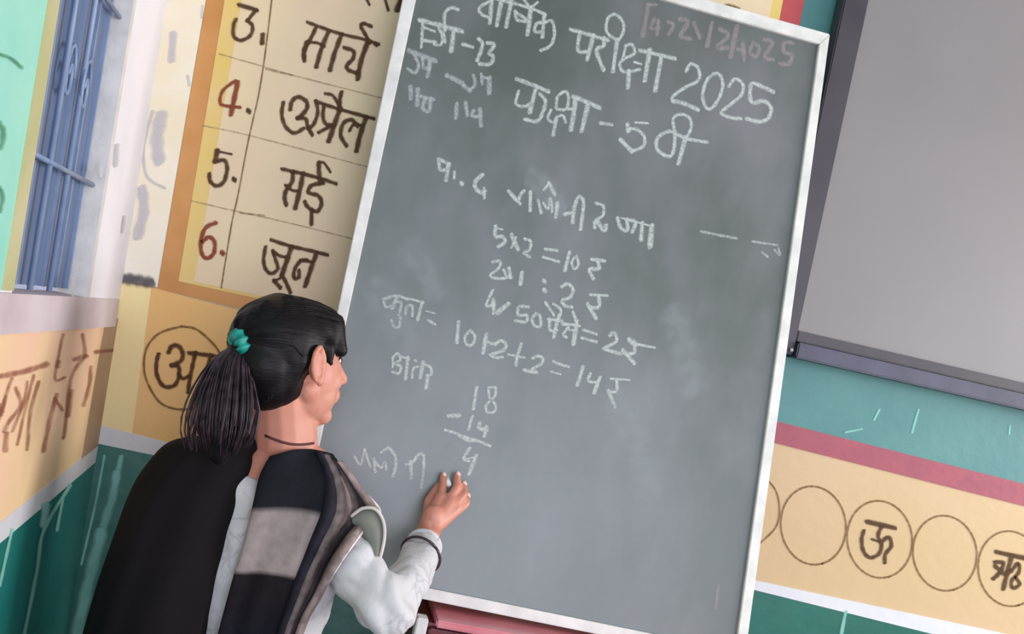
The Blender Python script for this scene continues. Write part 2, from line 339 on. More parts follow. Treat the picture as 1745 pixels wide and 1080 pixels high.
IN = .0046
strokes('chart_rule', BACK, (0, 0, 1), [(3.2, [(463, 0), (452, 90), (441, 160), (432, 200), (421, 250), (406, 330), (394, 385), (377, 490)]),
    (3.2, [(463, 0), (490, -120)])], M['ink_thin'], wall, IN, label='thin upright rule of the month chart')
strokes('chart_rule', BACK, (0, 0, 1), [(3, [(374, 92), (441, 111), (495, 127), (655, 168)]), (3, [(345, 214), (430, 232), (640, 288)]), (3, [(326, 342), (390, 357), (481, 377), (578, 401), (604, 408)]),
    (4, [(454, 118), (497, 128)]), (4, [(410, 363), (450, 367)])], M['ink_faint'], wall, IN)
A = (380, 0, 5.4)
strokes('numeral', BACK, A, [(46, [(150, 45), (310, 92)]), (40, [(300, 95), (225, 190)]), (42, [(225, 190), (272, 240), (252, 325), (165, 372), (98, 330), (98, 230), (118, 180)]), (55, [(365, 325), (361, 390)])], M['ink'], wall, IN)
strokes('month_word', BACK, A, [(38, [(780, 205), (900, 250), (1080, 310), (1290, 360), (1430, 405)]), (44, [(850, 265), (800, 370), (750, 470), (750, 555)]), (50, [(770, 390), (745, 470), (745, 530)]),
    (32, [(790, 390), (870, 395), (930, 425)]), (50, [(970, 290), (905, 450), (860, 610)]), (52, [(1090, 320), (1030, 480), (985, 640)]), (46, [(1120, 440), (1200, 470), (1195, 540), (1140, 600), (1155, 645), (1235, 672)]),
    (56, [(1330, 390), (1270, 560), (1240, 720)]), (42, [(1350, 390), (1300, 300), (1270, 245), (1290, 215), (1360, 240)]), (50, [(1405, 405)]),
    (34, [(1320, -10), (1345, 38)]), (36, [(1490, -10), (1520, 90)]), (66, [(1645, -20), (1605, 85)])], M['ink'], wall, IN, label='month name painted beside numeral three')
B = (340, 130, 5.4)
strokes('numeral', BACK, B, [(36, [(330, 40), (215, 130), (188, 235), (225, 268), (370, 285)]), (55, [(350, 60), (320, 200), (290, 345)])], M['ink_red'], wall, IN, label='red brown numeral four')
strokes('full_stop', BACK, B, [(56, [(450, 318)])], M['ink'], wall, IN)
strokes('month_word', BACK, B, [(44, [(770, 245), (757, 350), (790, 460), (870, 522), (955, 480)]), (48, [(835, 300), (850, 230), (910, 190), (985, 235), (980, 310), (905, 385)]), (44, [(905, 385), (975, 390), (995, 460), (1035, 535)]),
    (42, [(1070, 230), (1088, 330), (1050, 440), (1000, 480)]), (40, [(1070, 230), (1200, 275), (1330, 315), (1600, 388)]), (44, [(1145, 270), (1135, 370), (1165, 440), (1235, 445)]), (56, [(1290, 300), (1240, 450), (1190, 590)]),
    (42, [(1200, 460), (1100, 515)]), (36, [(1160, 160), (1230, 180), (1290, 290)]), (46, [(1305, 150), (1290, 220), (1295, 300)]), (46, [(1450, 455), (1400, 400), (1325, 430), (1298, 540), (1350, 635)]),
    (34, [(1380, 500), (1420, 440), (1480, 450)]), (54, [(1530, 380), (1480, 530), (1445, 680)])], M['ink'], wall, IN, label='month name painted beside numeral four')
Cc = (320, 250, 5.4)
strokes('numeral', BACK, Cc, [(58, [(270, 40), (252, 130)]), (26, [(290, 45), (400, 68)]), (46, [(255, 135), (335, 125), (362, 200), (332, 320), (262, 360), (205, 315), (198, 255)]), (54, [(425, 300)])], M['ink'], wall, IN)
strokes('month_word', BACK, Cc, [(42, [(870, 205), (1000, 235), (1180, 280), (1360, 338)]), (50, [(965, 235), (960, 320), (905, 400), (890, 470), (905, 530)]), (34, [(900, 355), (960, 400), (1010, 405)]), (54, [(1060, 250), (1030, 400), (990, 560)]),
    (46, [(1240, 335), (1140, 355), (1110, 420), (1200, 450), (1230, 520), (1190, 595), (1110, 560), (1078, 510)]), (44, [(1140, 590), (1137, 710)]), (52, [(1220, 330), (1208, 240), (1205, 150)]), (30, [(1210, 145), (1255, 150), (1310, 230)])], M['ink'], wall, IN, label='month name painted beside numeral five')
Dd = (300, 340, 5.4)
strokes('numeral', BACK, Dd, [(46, [(362, 215), (272, 260), (228, 380), (238, 500), (288, 540), (348, 490), (352, 385), (300, 345), (245, 385)]), (54, [(425, 490)])], M['ink_red'], wall, IN, label='red brown numeral six')
strokes('month_word', BACK, Dd, [(42, [(880, 372), (1060, 430), (1240, 470), (1390, 508)]), (42, [(822, 440), (805, 560), (828, 645), (880, 680), (935, 635), (915, 550), (890, 475)]), (38, [(900, 480), (960, 520), (1030, 530)]),
    (56, [(1060, 440), (1020, 560), (975, 690)]), (44, [(975, 690), (1010, 760), (1050, 850)]), (50, [(905, 750), (955, 805)]), (30, [(975, 715), (915, 745)]), (44, [(1200, 555), (1140, 570), (1092, 640), (1085, 720), (1128, 715), (1130, 655)]),
    (34, [(1150, 555), (1250, 575)]), (52, [(1290, 500), (1240, 640), (1190, 790)])], M['ink'], wall, IN, label='month name painted beside numeral six')
# letter circles
def ell(cx, cy, rx, ry, n=22, ph=0): return [(cx+rx*math.cos(t), cy+ry*math.sin(t)+.06*rx*math.cos(t)) for t in [2*math.pi*i/n+ph for i in range(n+1)]]
G = (230, 530, 5.4)
strokes('letter_circle', BACK, G, [(26, [(430, 140), (560, 165), (680, 260), (770, 370), (800, 500), (760, 700), (640, 850), (500, 900), (350, 895), (220, 830), (115, 660), (82, 500), (112, 330), (230, 200), (430, 140)])], M['ink_thin'], wall, .003)
strokes('painted_letter', BACK, G, [(50, [(312, 375), (340, 322), (400, 322), (440, 390), (420, 460), (340, 498)]), (46, [(345, 500), (400, 510), (405, 600), (360, 685), (265, 690), (203, 590), (197, 480), (215, 400)]), (38, [(400, 575), (440, 620), (490, 600)]),
    (46, [(555, 385), (530, 500), (505, 620), (490, 740)]), (46, [(500, 385), (680, 405), (850, 430)]), (40, [(700, 410), (650, 560)])], M['ink'], wall, .003)
H = (1280, 780, 3.6)
strokes('letter_circle', BACK, H, [(13, [(60, 120), (115, 150), (160, 220), (175, 330), (150, 430), (60, 520)])], M['ink_thin'], wall, .0012)
for cx, cy, rx, ry in ((383, 415, 200, 240), (790, 500, 200, 236), (1190, 585, 196, 230), (1590, 680, 196, 230)):
    strokes('letter_circle', BACK, H, [(14, ell(cx, cy, rx, ry, 26, 1.3))], M['ink_thin'], wall, .0012)
strokes('painted_letter', BACK, H, [(34, [(715, 392), (880, 430)]), (28, [(800, 425), (780, 480), (802, 530), (785, 590), (730, 612), (690, 570), (680, 500), (692, 450)]), (18, [(745, 500), (800, 520)]), (28, [(800, 520), (845, 485), (862, 540), (825, 590), (822, 640)])], M['ink'], wall, .0014)
strokes('painted_letter', BACK, H, [(34, [(1510, 578), (1680, 615)]), (34, [(1600, 605), (1575, 700), (1550, 800)]), (30, [(1500, 640), (1550, 645), (1530, 700), (1490, 740)]), (30, [(1500, 665), (1560, 715), (1590, 690)]), (26, [(1600, 695), (1640, 645), (1645, 700), (1600, 755), (1608, 800), (1650, 775), (1625, 735)])], M['ink'], wall, .0014)
# remnants of scratches and dado grid lines
strokes('dado_line', BACK, (0, 0, 1), [(7, [(1441, 1043), (1430, 1100), (1415, 1180)]), (7, [(1720, 1110), (1690, 1260)])], M['mint_line'], wall, .003)
strokes('dado_line', BACK, (0, 780, 3.6), [(40, [(742, 0), (700, 200)]), (62, [(715, 100), (690, 240), (640, 400), (600, 560)]), (85, [(620, 460), (560, 700), (500, 950), (450, 1200)]), (20, [(640, -10), (590, 260), (540, 480), (500, 650)])], M['mint_line'], wall, .003, label='pale mint streaks on the green corner')
strokes('scratch', BACK, (1200, 500, 1.862), [(9, [(555, 370), (540, 400)]), (8, [(500, 430), (450, 440)]), (9, [(680, 370), (660, 440)]), (7, [(970, 420), (968, 445)])], M['mint_line'], wall, .003)
strokes('painted_fragment', BACK, (1180, 0, 5.453), [(60, [(330, 60), (420, 85)])], M['ink_thin'], wall, IN, label='end of a painted letter above the board')

# ---- paint on the left wall
def lcoat(name, yz, h, m, label=None):
    o = prism(name, [lpt(y, z) for y, z in yz], LEFT.n, 0, h, m, wl)
    if label: o['label'] = label
    return o
def yz(px, py): p = LEFT(px, py); return (p.y, p.z)
zs_t = sum(LEFT(x, y).z for x, y in ((0, 893), (133, 778)))/2; zs_b = sum(LEFT(x, y).z for x, y in ((0, 917), (133, 812)))/2
zcor = BACK(200, 742).z
print('left stripe', zs_t, zs_b, 'corner', zcor, 'window y', WY0, WY1)
yk = -1.19
lcoat('green_dado', [(YR, .01), (-.001, .01), (-.001, dz(0)-.015), (yk, dz(yk)-.015), (YR, dz(yk)-.015)], .002, M['dado_left'], 'glossy sea green dado of the left wall')
lcoat('white_band', [(YR, dz(yk)-.016), (yk, dz(yk)-.016), (-.001, dz(0)-.016), (-.001, dz(0)+.017), (yk, dz(yk)+.017), (YR, dz(yk)+.017)], .003, M['white_line'])
lcoat('pink_field', [(YR, dz(yk)+.016), (yk, dz(yk)+.016), (-.001, dz(0)+.016), (-.001, 1.2), (YR, 1.2)], .002, M['pink_wall'], 'pinkish peach field under the window')
lcoat('corner_shade_strip', [(-.15, dz(-.15)+.016), (-.001, dz(0)+.016), (-.001, 1.2), (-.13, 1.2)], .003, M['corner_shade'], 'brown strip of painted shade in the corner')  # corner shade put into the wall colour as a brown strip
lcoat('aqua_field', [(YR, 1.24), (WY0-.06, 1.24), (WY0-.06, ZC-.01), (YR, ZC-.01)], .002, M['aqua'], 'aqua painted field left of the window')
lcoat('beige_margin', [(WY0-.06, 1.24), (WY0-.008, 1.24), (WY0-.008, ZC-.01), (WY0-.06, ZC-.01)], .004, M['beige_edge'], 'beige painted margin beside the window')
strokes('wall_writing', LEFT, (0, 540, 3.6), [(40, [(-120, 395), (0, 365), (150, 335), (290, 290)]), (22, [(75, 380), (40, 480), (20, 580)]), (38, [(42, 720), (36, 815)]), (28, [(100, 440), (130, 540), (60, 640), (30, 700)]), (22, [(170, 400), (150, 520), (80, 700)]),
    (26, [(240, 400), (190, 580), (170, 810)]), (22, [(210, 360), (150, 600), (110, 780)]), (20, [(390, 110), (370, 200), (340, 380), (400, 370)]), (34, [(360, 280), (355, 300)]), (32, [(350, 480), (310, 620), (270, 820)]), (22, [(340, 500), (385, 570)]),
    (34, [(460, 260), (530, 240)]), (26, [(510, 110), (520, 240), (440, 370), (400, 700), (390, 740)]), (28, [(590, 215), (690, 205)]), (26, [(560, 310), (550, 420), (515, 540)]), (36, [(440, 460), (420, 600)]), (26, [(0, 540), (10, 600)]), (24, [(40, 490), (-10, 640)])],
    M['ink_left'], wl, .0035, label='faded red brown lettering under the window')
strokes('dado_line', LEFT, (0, 780, 3.6), [(26, [(430, 170), (270, 440), (225, 700), (150, 1080), (120, 1250)]), (22, [(75, 440), (30, 640), (0, 780)]), (60, [(280, 300), (270, 400)]), (24, [(390, 230), (350, 440)])], M['mint_line'], wl, .0035, label='pale mint lines running down the dado')
strokes('wall_chip', LEFT, (0, 0, 2), [(22, [(400, 500), (395, 560)]), (16, [(345, 575), (345, 595)]), (12, [(425, 740), (418, 790)]), (14, [(250, 950), (248, 1010)])], M['petal'], wl, .002)
strokes('wall_letter', LEFT, (0, 0, 2), [(20, [(0, 420), (15, 450), (5, 500), (-20, 510)]), (14, [(0, 185), (40, 200), (75, 230)]), (16, [(0, 640), (12, 670), (2, 720)])], mark('dark green letter paint', (60, 130, 96), .7, .3, 60), wl, .004)

# ---- window in the left wall
win = empty('window_1', lpt((WY0+WY1)/2, WZ0), 'barred window with blue grey steel shutter in the left wall', 'window'); win['kind'] = 'structure'
lslab('shutter', WY0+.006, WY1-.006, WZ0+.01, WZ1, -.045, -.03, M['steel'], win)
ns = 6
for i in range(ns):                           # pressed ribs of the shutter
    y = WY0+.03+(WY1-WY0-.06)*i/(ns-1); lslab('shutter_rib', y-.004, y+.004, WZ0+.01, WZ1, -.03, -.024, M['steel_bar'], win)
lslab('window_frame', WY0, WY0+.012, WZ0, WZ1, -.09, -.012, M['dark_gap'], win)
lslab('window_frame', WY1-.012, WY1+.012, WZ0, WZ1, -.05, .004, M['frame'], win)
def tube_mesh(paths, sides=6):
    V = []; Fc = []
    for P, R in paths:
        b = len(V); n = len(P); prev = None
        for i, p in enumerate(P):
            t = (Vector(P[min(i+1, n-1)])-Vector(P[max(i-1, 0)]))
            t = t.normalized() if t.length > 1e-9 else Vector((0, 0, 1))
            if prev is None: u = t.orthogonal().normalized()
            else:
                u = prev - t*prev.dot(t); u = u.normalized() if u.length > 1e-6 else t.orthogonal().normalized()
            prev = u; v = t.cross(u); r = R[i] if isinstance(R, (list, tuple)) else R
            for k in range(sides):
                a_ = 2*math.pi*k/sides; V.append(Vector(p)+(u*math.cos(a_)+v*math.sin(a_))*r)
        for i in range(n-1):
            for k in range(sides):
                a_, c_ = b+i*sides+k, b+i*sides+(k+1) % sides; Fc.append((a_, c_, c_+sides, a_+sides))
        Fc.append(tuple(b+k for k in range(sides))); Fc.append(tuple(b+(n-1)*sides+k for k in reversed(range(sides))))
    return V, Fc
def tube(name, P, r, m, parent=None, sides=8):
    V, Fc = tube_mesh([(P, r)], sides); return mesh(name, V, Fc, m, parent, True)
for px in (52, 92, 124):
    y = LEFT(px+18, 250).y; tube('grille_bar', [lpt(y, WZ0+.005, -.016), lpt(y, WZ1, -.016)], .0045, M['steel_bar'], win)
for z in (1.42, 1.70, 2.1): tube('grille_crossbar', [lpt(WY0+.005, z, -.014), lpt(WY1-.005, z, -.014)], .004, M['steel_bar'], win)
for zc_ in (1.55, 1.82):
    for yy in (-1, 1):
        ym = (WY0+WY1)/2 + yy*.055
        tube('grille_scroll', [lpt(ym+.028*(1-i/22)*math.cos(i*.5), zc_+.05*(1-i/22)*math.sin(i*.5), -.014) for i in range(20)], .003, M['steel_bar'], win, 6)
lslab('sill', YR, -.03, 1.185, 1.237, -.045, .005, mat('mauve white sill paint', (214, 200, 206), .5, (196, 178, 184), 8, .3, 30), win)

# ------------------------------------------------------------ grey framed panel on the right
scr = empty('display_panel', SCREEN(1400, 300)+Vector((0, .05, 0)), 'large grey satin panel with dark plum frame hanging right of the blackboard', 'board')
si = [(1361, 563), (1745+500, 656+115), None, None]
P0, P1 = SCREEN(1361, 563), SCREEN(1745, 652); P2 = SCREEN(1481, 0)
ex = (P1-P0).normalized(); ez = (P2-P0).normalized()
W_, H_ = 1.25, .95
def sp(u, v): return P0+ex*u+ez*v
prism('writing_panel', [sp(0, 0), sp(W_, 0), sp(W_, H_), sp(0, H_)], (0, -1, 0), -.045, -.012, M['panel'], scr)
fw = .052
prism('frame_side', [sp(-fw, -fw), sp(0, -fw), sp(0, H_+fw), sp(-fw, H_+fw)], (0, -1, 0), -.045, 0, M['dark_frame'], scr, .003)
prism('frame_side', [sp(W_, -fw), sp(W_+fw, -fw), sp(W_+fw, H_+fw), sp(W_, H_+fw)], (0, -1, 0), -.045, 0, M['dark_frame'], scr, .003)
prism('frame_rail', [sp(0, H_), sp(W_, H_), sp(W_, H_+fw), sp(0, H_+fw)], (0, -1, 0), -.045, 0, M['dark_frame'], scr, .003)
prism('frame_rail', [sp(0, -.022), sp(W_, -.022), sp(W_, 0), sp(0, 0)], (0, -1, 0), -.045, 0, M['dark_frame'], scr, .002)
prism('ledge', [sp(0, -fw-.004), sp(W_, -fw-.004), sp(W_, -.024), sp(0, -.024)], (0, -1, 0), -.045, .016, M['dark_frame2'], scr, .003)
tube('screw', [SCREEN(1349, 596, .001), SCREEN(1349, 596, .006)], .004, M['frame'], scr)

# ------------------------------------------------------------ red cupboard carrying the board
cz = BOARD(760, 1022).z-.004
cbx = BACK(716, 1040).x
cab = empty('cupboard', (.45, -.2, 0), 'low red painted cupboard with pale edge strips under the blackboard', 'cupboard')
cy0, cy1, cx1 = -.325, -.01, .86
cx0 = Plane((0, cy0-.014, 0), (0, -1, 0))(712, 1050).x+.006
print('board bottom z', cz, BOARD(760, 1022), BOARD(1240, 1120))
cz = min(cz, BOARD(1266, 1130).z-.002)
box('carcass', (cx0+.004, cy0+.02, .03), (cx1-.004, cy1, cz-.014), M['red_wood'], cab)
box('worktop', (cx0+.028, cy0-.012, cz-.014), (cx1, cy1, cz-.001), M['red_top_glare'], cab, .003)
box('edge_strip', (cx0-.006, cy0-.014, 0), (cx0+.014, cy0+.02, cz-.002), M['frame'], cab, .002)
box('edge_strip', (cx1-.012, cy0-.006, 0), (cx1+.006, cy0+.02, cz-.014), M['frame'], cab, .002)
for i in range(2):
    a0 = cx0+.02+i*(cx1-cx0-.03)/2; d = box('door', (a0, cy0, .05), (a0+(cx1-cx0-.03)/2-.006, cy0+.018, cz-.02), M['red_wood'], cab, .003)
    hx = a0+(.26 if i == 0 else .03); tube('handle', [(hx, cy0-.001, .42), (hx, cy0-.02, .425), (hx, cy0-.02, .5), (hx, cy0-.001, .505)], .005, M['bangle'], d)

# ------------------------------------------------------------ blackboard
bb = empty('blackboard', BOARD(880, 1060), 'white framed slate blackboard covered with chalk sums leaning on the wall', 'blackboard')
TL, TR, BR, BL = [BOARD(*p) for p in ((714, -135), (1412, 60), (1266, 1130), (483, 972))]
cen = (TL+TR+BR+BL)/4; exb = ((TR-TL).normalized()+(BR-BL).normalized()).normalized(); nb = BOARD.n
OC = [TL, TR, BR, BL]
IC = [BOARD(*p) for p in ((733, -112), (1394, 77), (1251, 1108), (502, 955))]
prism('slate', [p for p in IC], nb, -.012, -.002, M['slate'], bb)
prism('backing', [OC[i]*.97+cen*.03 for i in range(4)], nb, -.018, -.012, M['dark_gap'], bb)
for i in range(4):
    j = (i+1) % 4
    prism('frame_rail' if i % 2 == 0 else 'frame_stile', [OC[i], OC[j], IC[j], IC[i]], nb, -.016, .007, M['frame'], bb, .0015)
def ch(name, org, data, mk='chalk', wm=1.0, label=None):
    def bbx(P, w_): return [min(p[0] for p in P)/org[2]-w_, min(p[1] for p in P)/org[2]-w_, max(p[0] for p in P)/org[2]+w_, max(p[1] for p in P)/org[2]+w_]
    G_ = [[bbx(P, w_/org[2]*.8+3), [(w_, P)]] for w_, P in data]; go = True
    while go:                                  # strokes that lie together make one word or figure
        go = False
        for i in range(len(G_)):
            for j in range(i+1, len(G_)):
                a_, b2 = G_[i][0], G_[j][0]
                if a_[0] <= b2[2] and b2[0] <= a_[2] and a_[1] <= b2[3] and b2[1] <= a_[3]:
                    G_[i] = [[min(a_[0], b2[0]), min(a_[1], b2[1]), max(a_[2], b2[2]), max(a_[3], b2[3])], G_[i][1]+G_[j][1]]; G_.pop(j); go = True; break
            if go: break
    for _, d_ in G_: strokes(name, BOARD, org, d_, M[mk], bb, -.0012, wm*1.2, label if len(G_) == 1 else None)
ch('chalk_heading', (680, 0, 4.5), [(26, [(700, 10), (640, 40), (612, 75), (640, 115), (695, 135)]), (30, [(712, -10), (695, 175)]), (34, [(782, 15), (750, 190)]), (34, [(862, -5), (822, 200)]), (26, [(540, -60), (780, 0), (1000, 60), (1120, 110)]),
    (26, [(890, 90), (905, 150), (970, 165)]), (24, [(890, 90), (980, 150)]), (34, [(1012, 60), (985, 260)]), (24, [(960, 0), (990, 40), (1010, 60)]), (22, [(1010, 60), (1060, 20)]), (30, [(1112, 130), (1100, 280)]), (26, [(1100, 175), (1055, 180), (1040, 240), (1092, 245)]),
    (26, [(1105, 180), (1170, 160), (1192, 260), (1160, 350), (1090, 385)])], label='white chalk heading word at the top of the board')
ch('chalk_count', (680, 0, 4.5), [(36, [(160, 155), (300, 190), (480, 240)]), (24, [(182, 180), (170, 360)]), (22, [(190, 210), (270, 240)]), (28, [(190, 310), (275, 322)]), (24, [(300, 200), (332, 280), (320, 342), (270, 340)]), (36, [(420, 230), (400, 390)]), (24, [(340, 250), (352, 322)]),
    (28, [(352, 230), (350, 110), (395, 60), (450, 72)]), (28, [(490, 340), (560, 360)]), (30, [(612, 300), (640, 345), (600, 460)]), (30, [(682, 330), (730, 342), (690, 410), (722, 432), (700, 490), (620, 490)])])
ch('chalk_count', (680, 0, 4.5), [(34, [(80, 390), (180, 430), (275, 465)]), (24, [(120, 430), (150, 500), (120, 560), (70, 530)]), (24, [(180, 440), (190, 520), (232, 520)]), (30, [(238, 465), (220, 580)]), (34, [(370, 580), (430, 610), (480, 635)]), (32, [(500, 660), (540, 690)]),
    (24, [(570, 580), (582, 650), (540, 690)]), (22, [(630, 570), (638, 640)]), (34, [(692, 600), (690, 710)]), (20, [(640, 590), (690, 602)])], 'chalk_soft', 1.1)
ch('chalk_count', (680, 0, 4.5), [(32, [(88, 670), (90, 750)]), (34, [(142, 690), (140, 800)]), (26, [(170, 740), (262, 762)]), (28, [(200, 760), (180, 830), (230, 850), (240, 760)]), (28, [(442, 800), (435, 900)]), (28, [(510, 790), (522, 880)]), (28, [(570, 850), (560, 890), (620, 892)]), (30, [(620, 840), (628, 960)])], 'chalk_soft', 1.1)
K3 = (840, 110, 4.3625)
ch('chalk_heading', K3, [(32, [(180, 110), (290, 150), (410, 200)]), (34, [(312, 200), (275, 350)]), (24, [(190, 200), (170, 290), (235, 312), (272, 290)]), (28, [(350, 220), (390, 270), (372, 350), (330, 420), (240, 408)]), (24, [(470, 322), (480, 240), (540, 200), (562, 250), (545, 330), (480, 332)]),
    (22, [(430, 340), (408, 400), (450, 430), (475, 390), (520, 380), (540, 425)]), (28, [(470, 410), (448, 520)]), (36, [(612, 250), (600, 370), (580, 480)]), (34, [(600, 240), (700, 280), (790, 320)]), (20, [(550, 330), (600, 332)]), (34, [(702, 310), (660, 490)]), (26, [(800, 435), (880, 446)]),
    (34, [(1000, 450), (1005, 490)]), (26, [(1005, 480), (1062, 480), (1122, 530), (1122, 600), (1070, 632), (1030, 642)]), (34, [(1030, 642), (950, 562)]), (18, [(1060, 430), (1150, 436)]), (28, [(1350, 500), (1290, 500), (1220, 550), (1222, 632), (1290, 680), (1330, 670), (1348, 600), (1352, 500)]),
    (34, [(1432, 540), (1380, 730)]), (24, [(1352, 510), (1340, 400), (1400, 370), (1462, 400), (1472, 470), (1440, 545)]), (26, [(1350, 510), (1440, 550), (1590, 577)])], label='white chalk class heading')
K2 = (940, 0, 3.966)
ch('chalk_heading', K2, [(26, [(130, 200), (240, 230), (380, 272)]), (26, [(190, 220), (178, 340), (242, 350)]), (28, [(282, 240), (240, 400)]), (28, [(352, 260), (350, 310), (302, 342), (350, 470)]), (28, [(442, 270), (415, 480)]), (22, [(442, 275), (372, 215), (380, 125), (430, 97), (482, 150), (482, 220), (442, 285)]),
    (22, [(500, 310), (542, 300), (560, 360), (500, 392), (460, 430), (480, 482), (540, 482), (592, 468)]), (18, [(500, 320), (480, 400)]), (28, [(522, 480), (515, 590)]), (18, [(560, 420), (602, 432)]), (32, [(662, 340), (630, 540)]), (28, [(600, 342), (830, 395)]), (30, [(742, 380), (700, 610)]),
    (24, [(910, 480), (940, 432), (990, 460), (992, 540), (900, 592), (820, 650), (820, 680)]), (30, [(820, 682), (900, 702), (985, 740)]), (24, [(1100, 500), (1050, 540), (1020, 640), (1040, 722), (1080, 732), (1132, 660), (1157, 570), (1132, 502), (1095, 500)]),
    (24, [(1200, 580), (1240, 532), (1292, 570), (1280, 642), (1200, 712), (1145, 760), (1200, 792), (1275, 802)]), (28, [(1495, 620), (1432, 590), (1350, 567), (1350, 690), (1432, 682), (1482, 730), (1462, 800), (1400, 822), (1320, 802)])], label='white chalk heading ending in 2025')
ch('chalk_date', K2, [(24, [(652, 40), (615, 240)]), (16, [(650, 30), (705, 32)]), (20, [(692, 130), (672, 190), (722, 190)]), (20, [(720, 140), (712, 230)]), (20, [(790, 150), (822, 170), (792, 230)]), (24, [(870, 130), (922, 150), (870, 240), (930, 262)]), (22, [(962, 160), (1000, 250)]), (22, [(1082, 160), (1050, 310)]),
    (24, [(1140, 200), (1192, 240), (1120, 320), (1182, 322)]), (26, [(1252, 180), (1210, 380)]), (22, [(1292, 300), (1300, 400)]), (18, [(1260, 332), (1302, 350)]), (20, [(1360, 290), (1340, 350), (1380, 382), (1402, 320), (1360, 290)]), (22, [(1440, 270), (1492, 290), (1440, 382), (1492, 402)]),
    (24, [(1622, 290), (1572, 290), (1570, 350), (1622, 370), (1602, 430), (1550, 432)])], 'chalk_faint', 1.3, 'faint pinkish chalk date in the upper corner')
K4 = (720, 250, 4.3625)
ch('chalk_question', K4, [(28, [(120, 100), (132, 170), (170, 172)]), (26, [(120, 92), (200, 130)]), (32, [(192, 130), (175, 245)]), (24, [(236, 190), (236, 230)]), (32, [(290, 272)]), (32, [(442, 210), (398, 250), (390, 300), (430, 340), (460, 330)]), (22, [(456, 310), (460, 380)]), (26, [(640, 330), (702, 400), (732, 350), (752, 330)]),
    (28, [(660, 352), (722, 420)]), (28, [(802, 340), (800, 470)]), (24, [(860, 400), (882, 490)]), (22, [(900, 420), (932, 460), (952, 380), (962, 480)]), (28, [(940, 270), (982, 352)]), (18, [(900, 320), (942, 272)]), (28, [(1002, 420), (990, 520)]), (30, [(1060, 500), (1112, 490)]), (30, [(1127, 450), (1115, 560)]),
    (28, [(1130, 440), (1160, 372), (1195, 400), (1192, 480), (1175, 610)]), (24, [(1290, 420), (1342, 440), (1340, 510), (1282, 550), (1280, 600)]), (34, [(1300, 560), (1350, 622), (1362, 590)]), (28, [(1450, 530), (1472, 600), (1522, 622), (1520, 550)]), (28, [(1520, 540), (1582, 560), (1560, 630)]), (16, [(1480, 530), (1705, 590)]),
    (30, [(1632, 570), (1625, 690)]), (38, [(1705, 590), (1690, 740)])], label='white chalk question line')
ch('chalk_dash', (680, 0, 2.358), [(11, [(1215, 930), (1300, 947), (1355, 957)]), (9, [(1420, 970), (1520, 985)]), (10, [(1460, 1015), (1480, 1030)]), (10, [(1510, 1005), (1530, 1025), (1525, 1000)])], 'chalk_soft')
K5 = (800, 370, 4.32)
ch('chalk_sum', K5, [(28, [(190, 70), (190, 140), (240, 142), (262, 180), (215, 215)]), (14, [(190, 80), (242, 90)]), (30, [(310, 130), (355, 235)]), (20, [(340, 150), (310, 222)]), (24, [(410, 160), (452, 180), (440, 240), (400, 262), (440, 290)]), (24, [(560, 235), (642, 245)]), (22, [(545, 295), (655, 325)]), (28, [(735, 260), (702, 390)]),
    (22, [(782, 290), (752, 330), (770, 380), (802, 350), (790, 290)]), (26, [(900, 310), (992, 322)]), (28, [(942, 320), (952, 380), (882, 382), (910, 450)])], label='chalk sum of five times two')
ch('chalk_sum', K5, [(22, [(170, 330), (222, 322), (220, 370), (152, 430), (220, 452), (300, 440)]), (30, [(290, 380), (302, 440)]), (22, [(270, 432), (252, 390)]), (30, [(385, 410), (375, 490)]), (34, [(548, 470)]), (34, [(552, 536)]), (26, [(680, 510), (722, 490), (762, 530), (740, 590), (682, 612), (702, 650), (752, 662)]),
    (22, [(890, 570), (1012, 576)]), (28, [(950, 580), (952, 660), (882, 662)]), (28, [(870, 640), (930, 742)])])
ch('chalk_sum', K5, [(22, [(170, 540), (122, 650), (180, 642)]), (30, [(175, 610), (177, 700)]), (36, [(210, 700), (282, 640)]), (24, [(430, 660), (362, 660), (360, 720), (422, 722), (415, 770), (340, 762)]), (24, [(490, 710), (460, 750), (480, 800), (522, 800), (520, 730), (490, 710)]), (24, [(590, 750), (592, 830), (640, 832)]),
    (28, [(662, 720), (642, 780), (620, 880)]), (20, [(580, 750), (680, 762)]), (22, [(560, 630), (622, 722)]), (22, [(620, 640), (672, 680), (660, 742)]), (22, [(690, 790), (732, 800), (690, 860), (712, 882)]), (18, [(740, 830), (782, 832)]), (32, [(790, 770), (765, 930)]), (24, [(762, 700), (782, 760)]), (20, [(680, 780), (810, 800)]),
    (22, [(840, 830), (932, 860)]), (24, [(830, 890), (932, 916)]), (26, [(1035, 870), (1062, 850), (1082, 910), (990, 965)]), (26, [(990, 970), (1110, 1005)]), (40, [(1180, 905), (1220, 932)]), (20, [(1220, 932), (1360, 960)]), (26, [(1212, 940), (1210, 1000), (1140, 1002)]), (30, [(1130, 980), (1210, 1072)])])
K6 = (630, 480, 5.4)
ch('chalk_word', K6, [(30, [(130, 160), (240, 130), (350, 160)]), (34, [(245, 150), (210, 240)]), (26, [(130, 190), (150, 232), (210, 222)]), (26, [(250, 180), (292, 200), (270, 300)]), (28, [(200, 360), (222, 410), (270, 412), (282, 330)]), (28, [(330, 290), (340, 230), (390, 222), (392, 310)]), (26, [(380, 160), (490, 190)]), (30, [(480, 200), (440, 350)]),
    (16, [(520, 270), (600, 290)]), (26, [(540, 355), (600, 390)])])
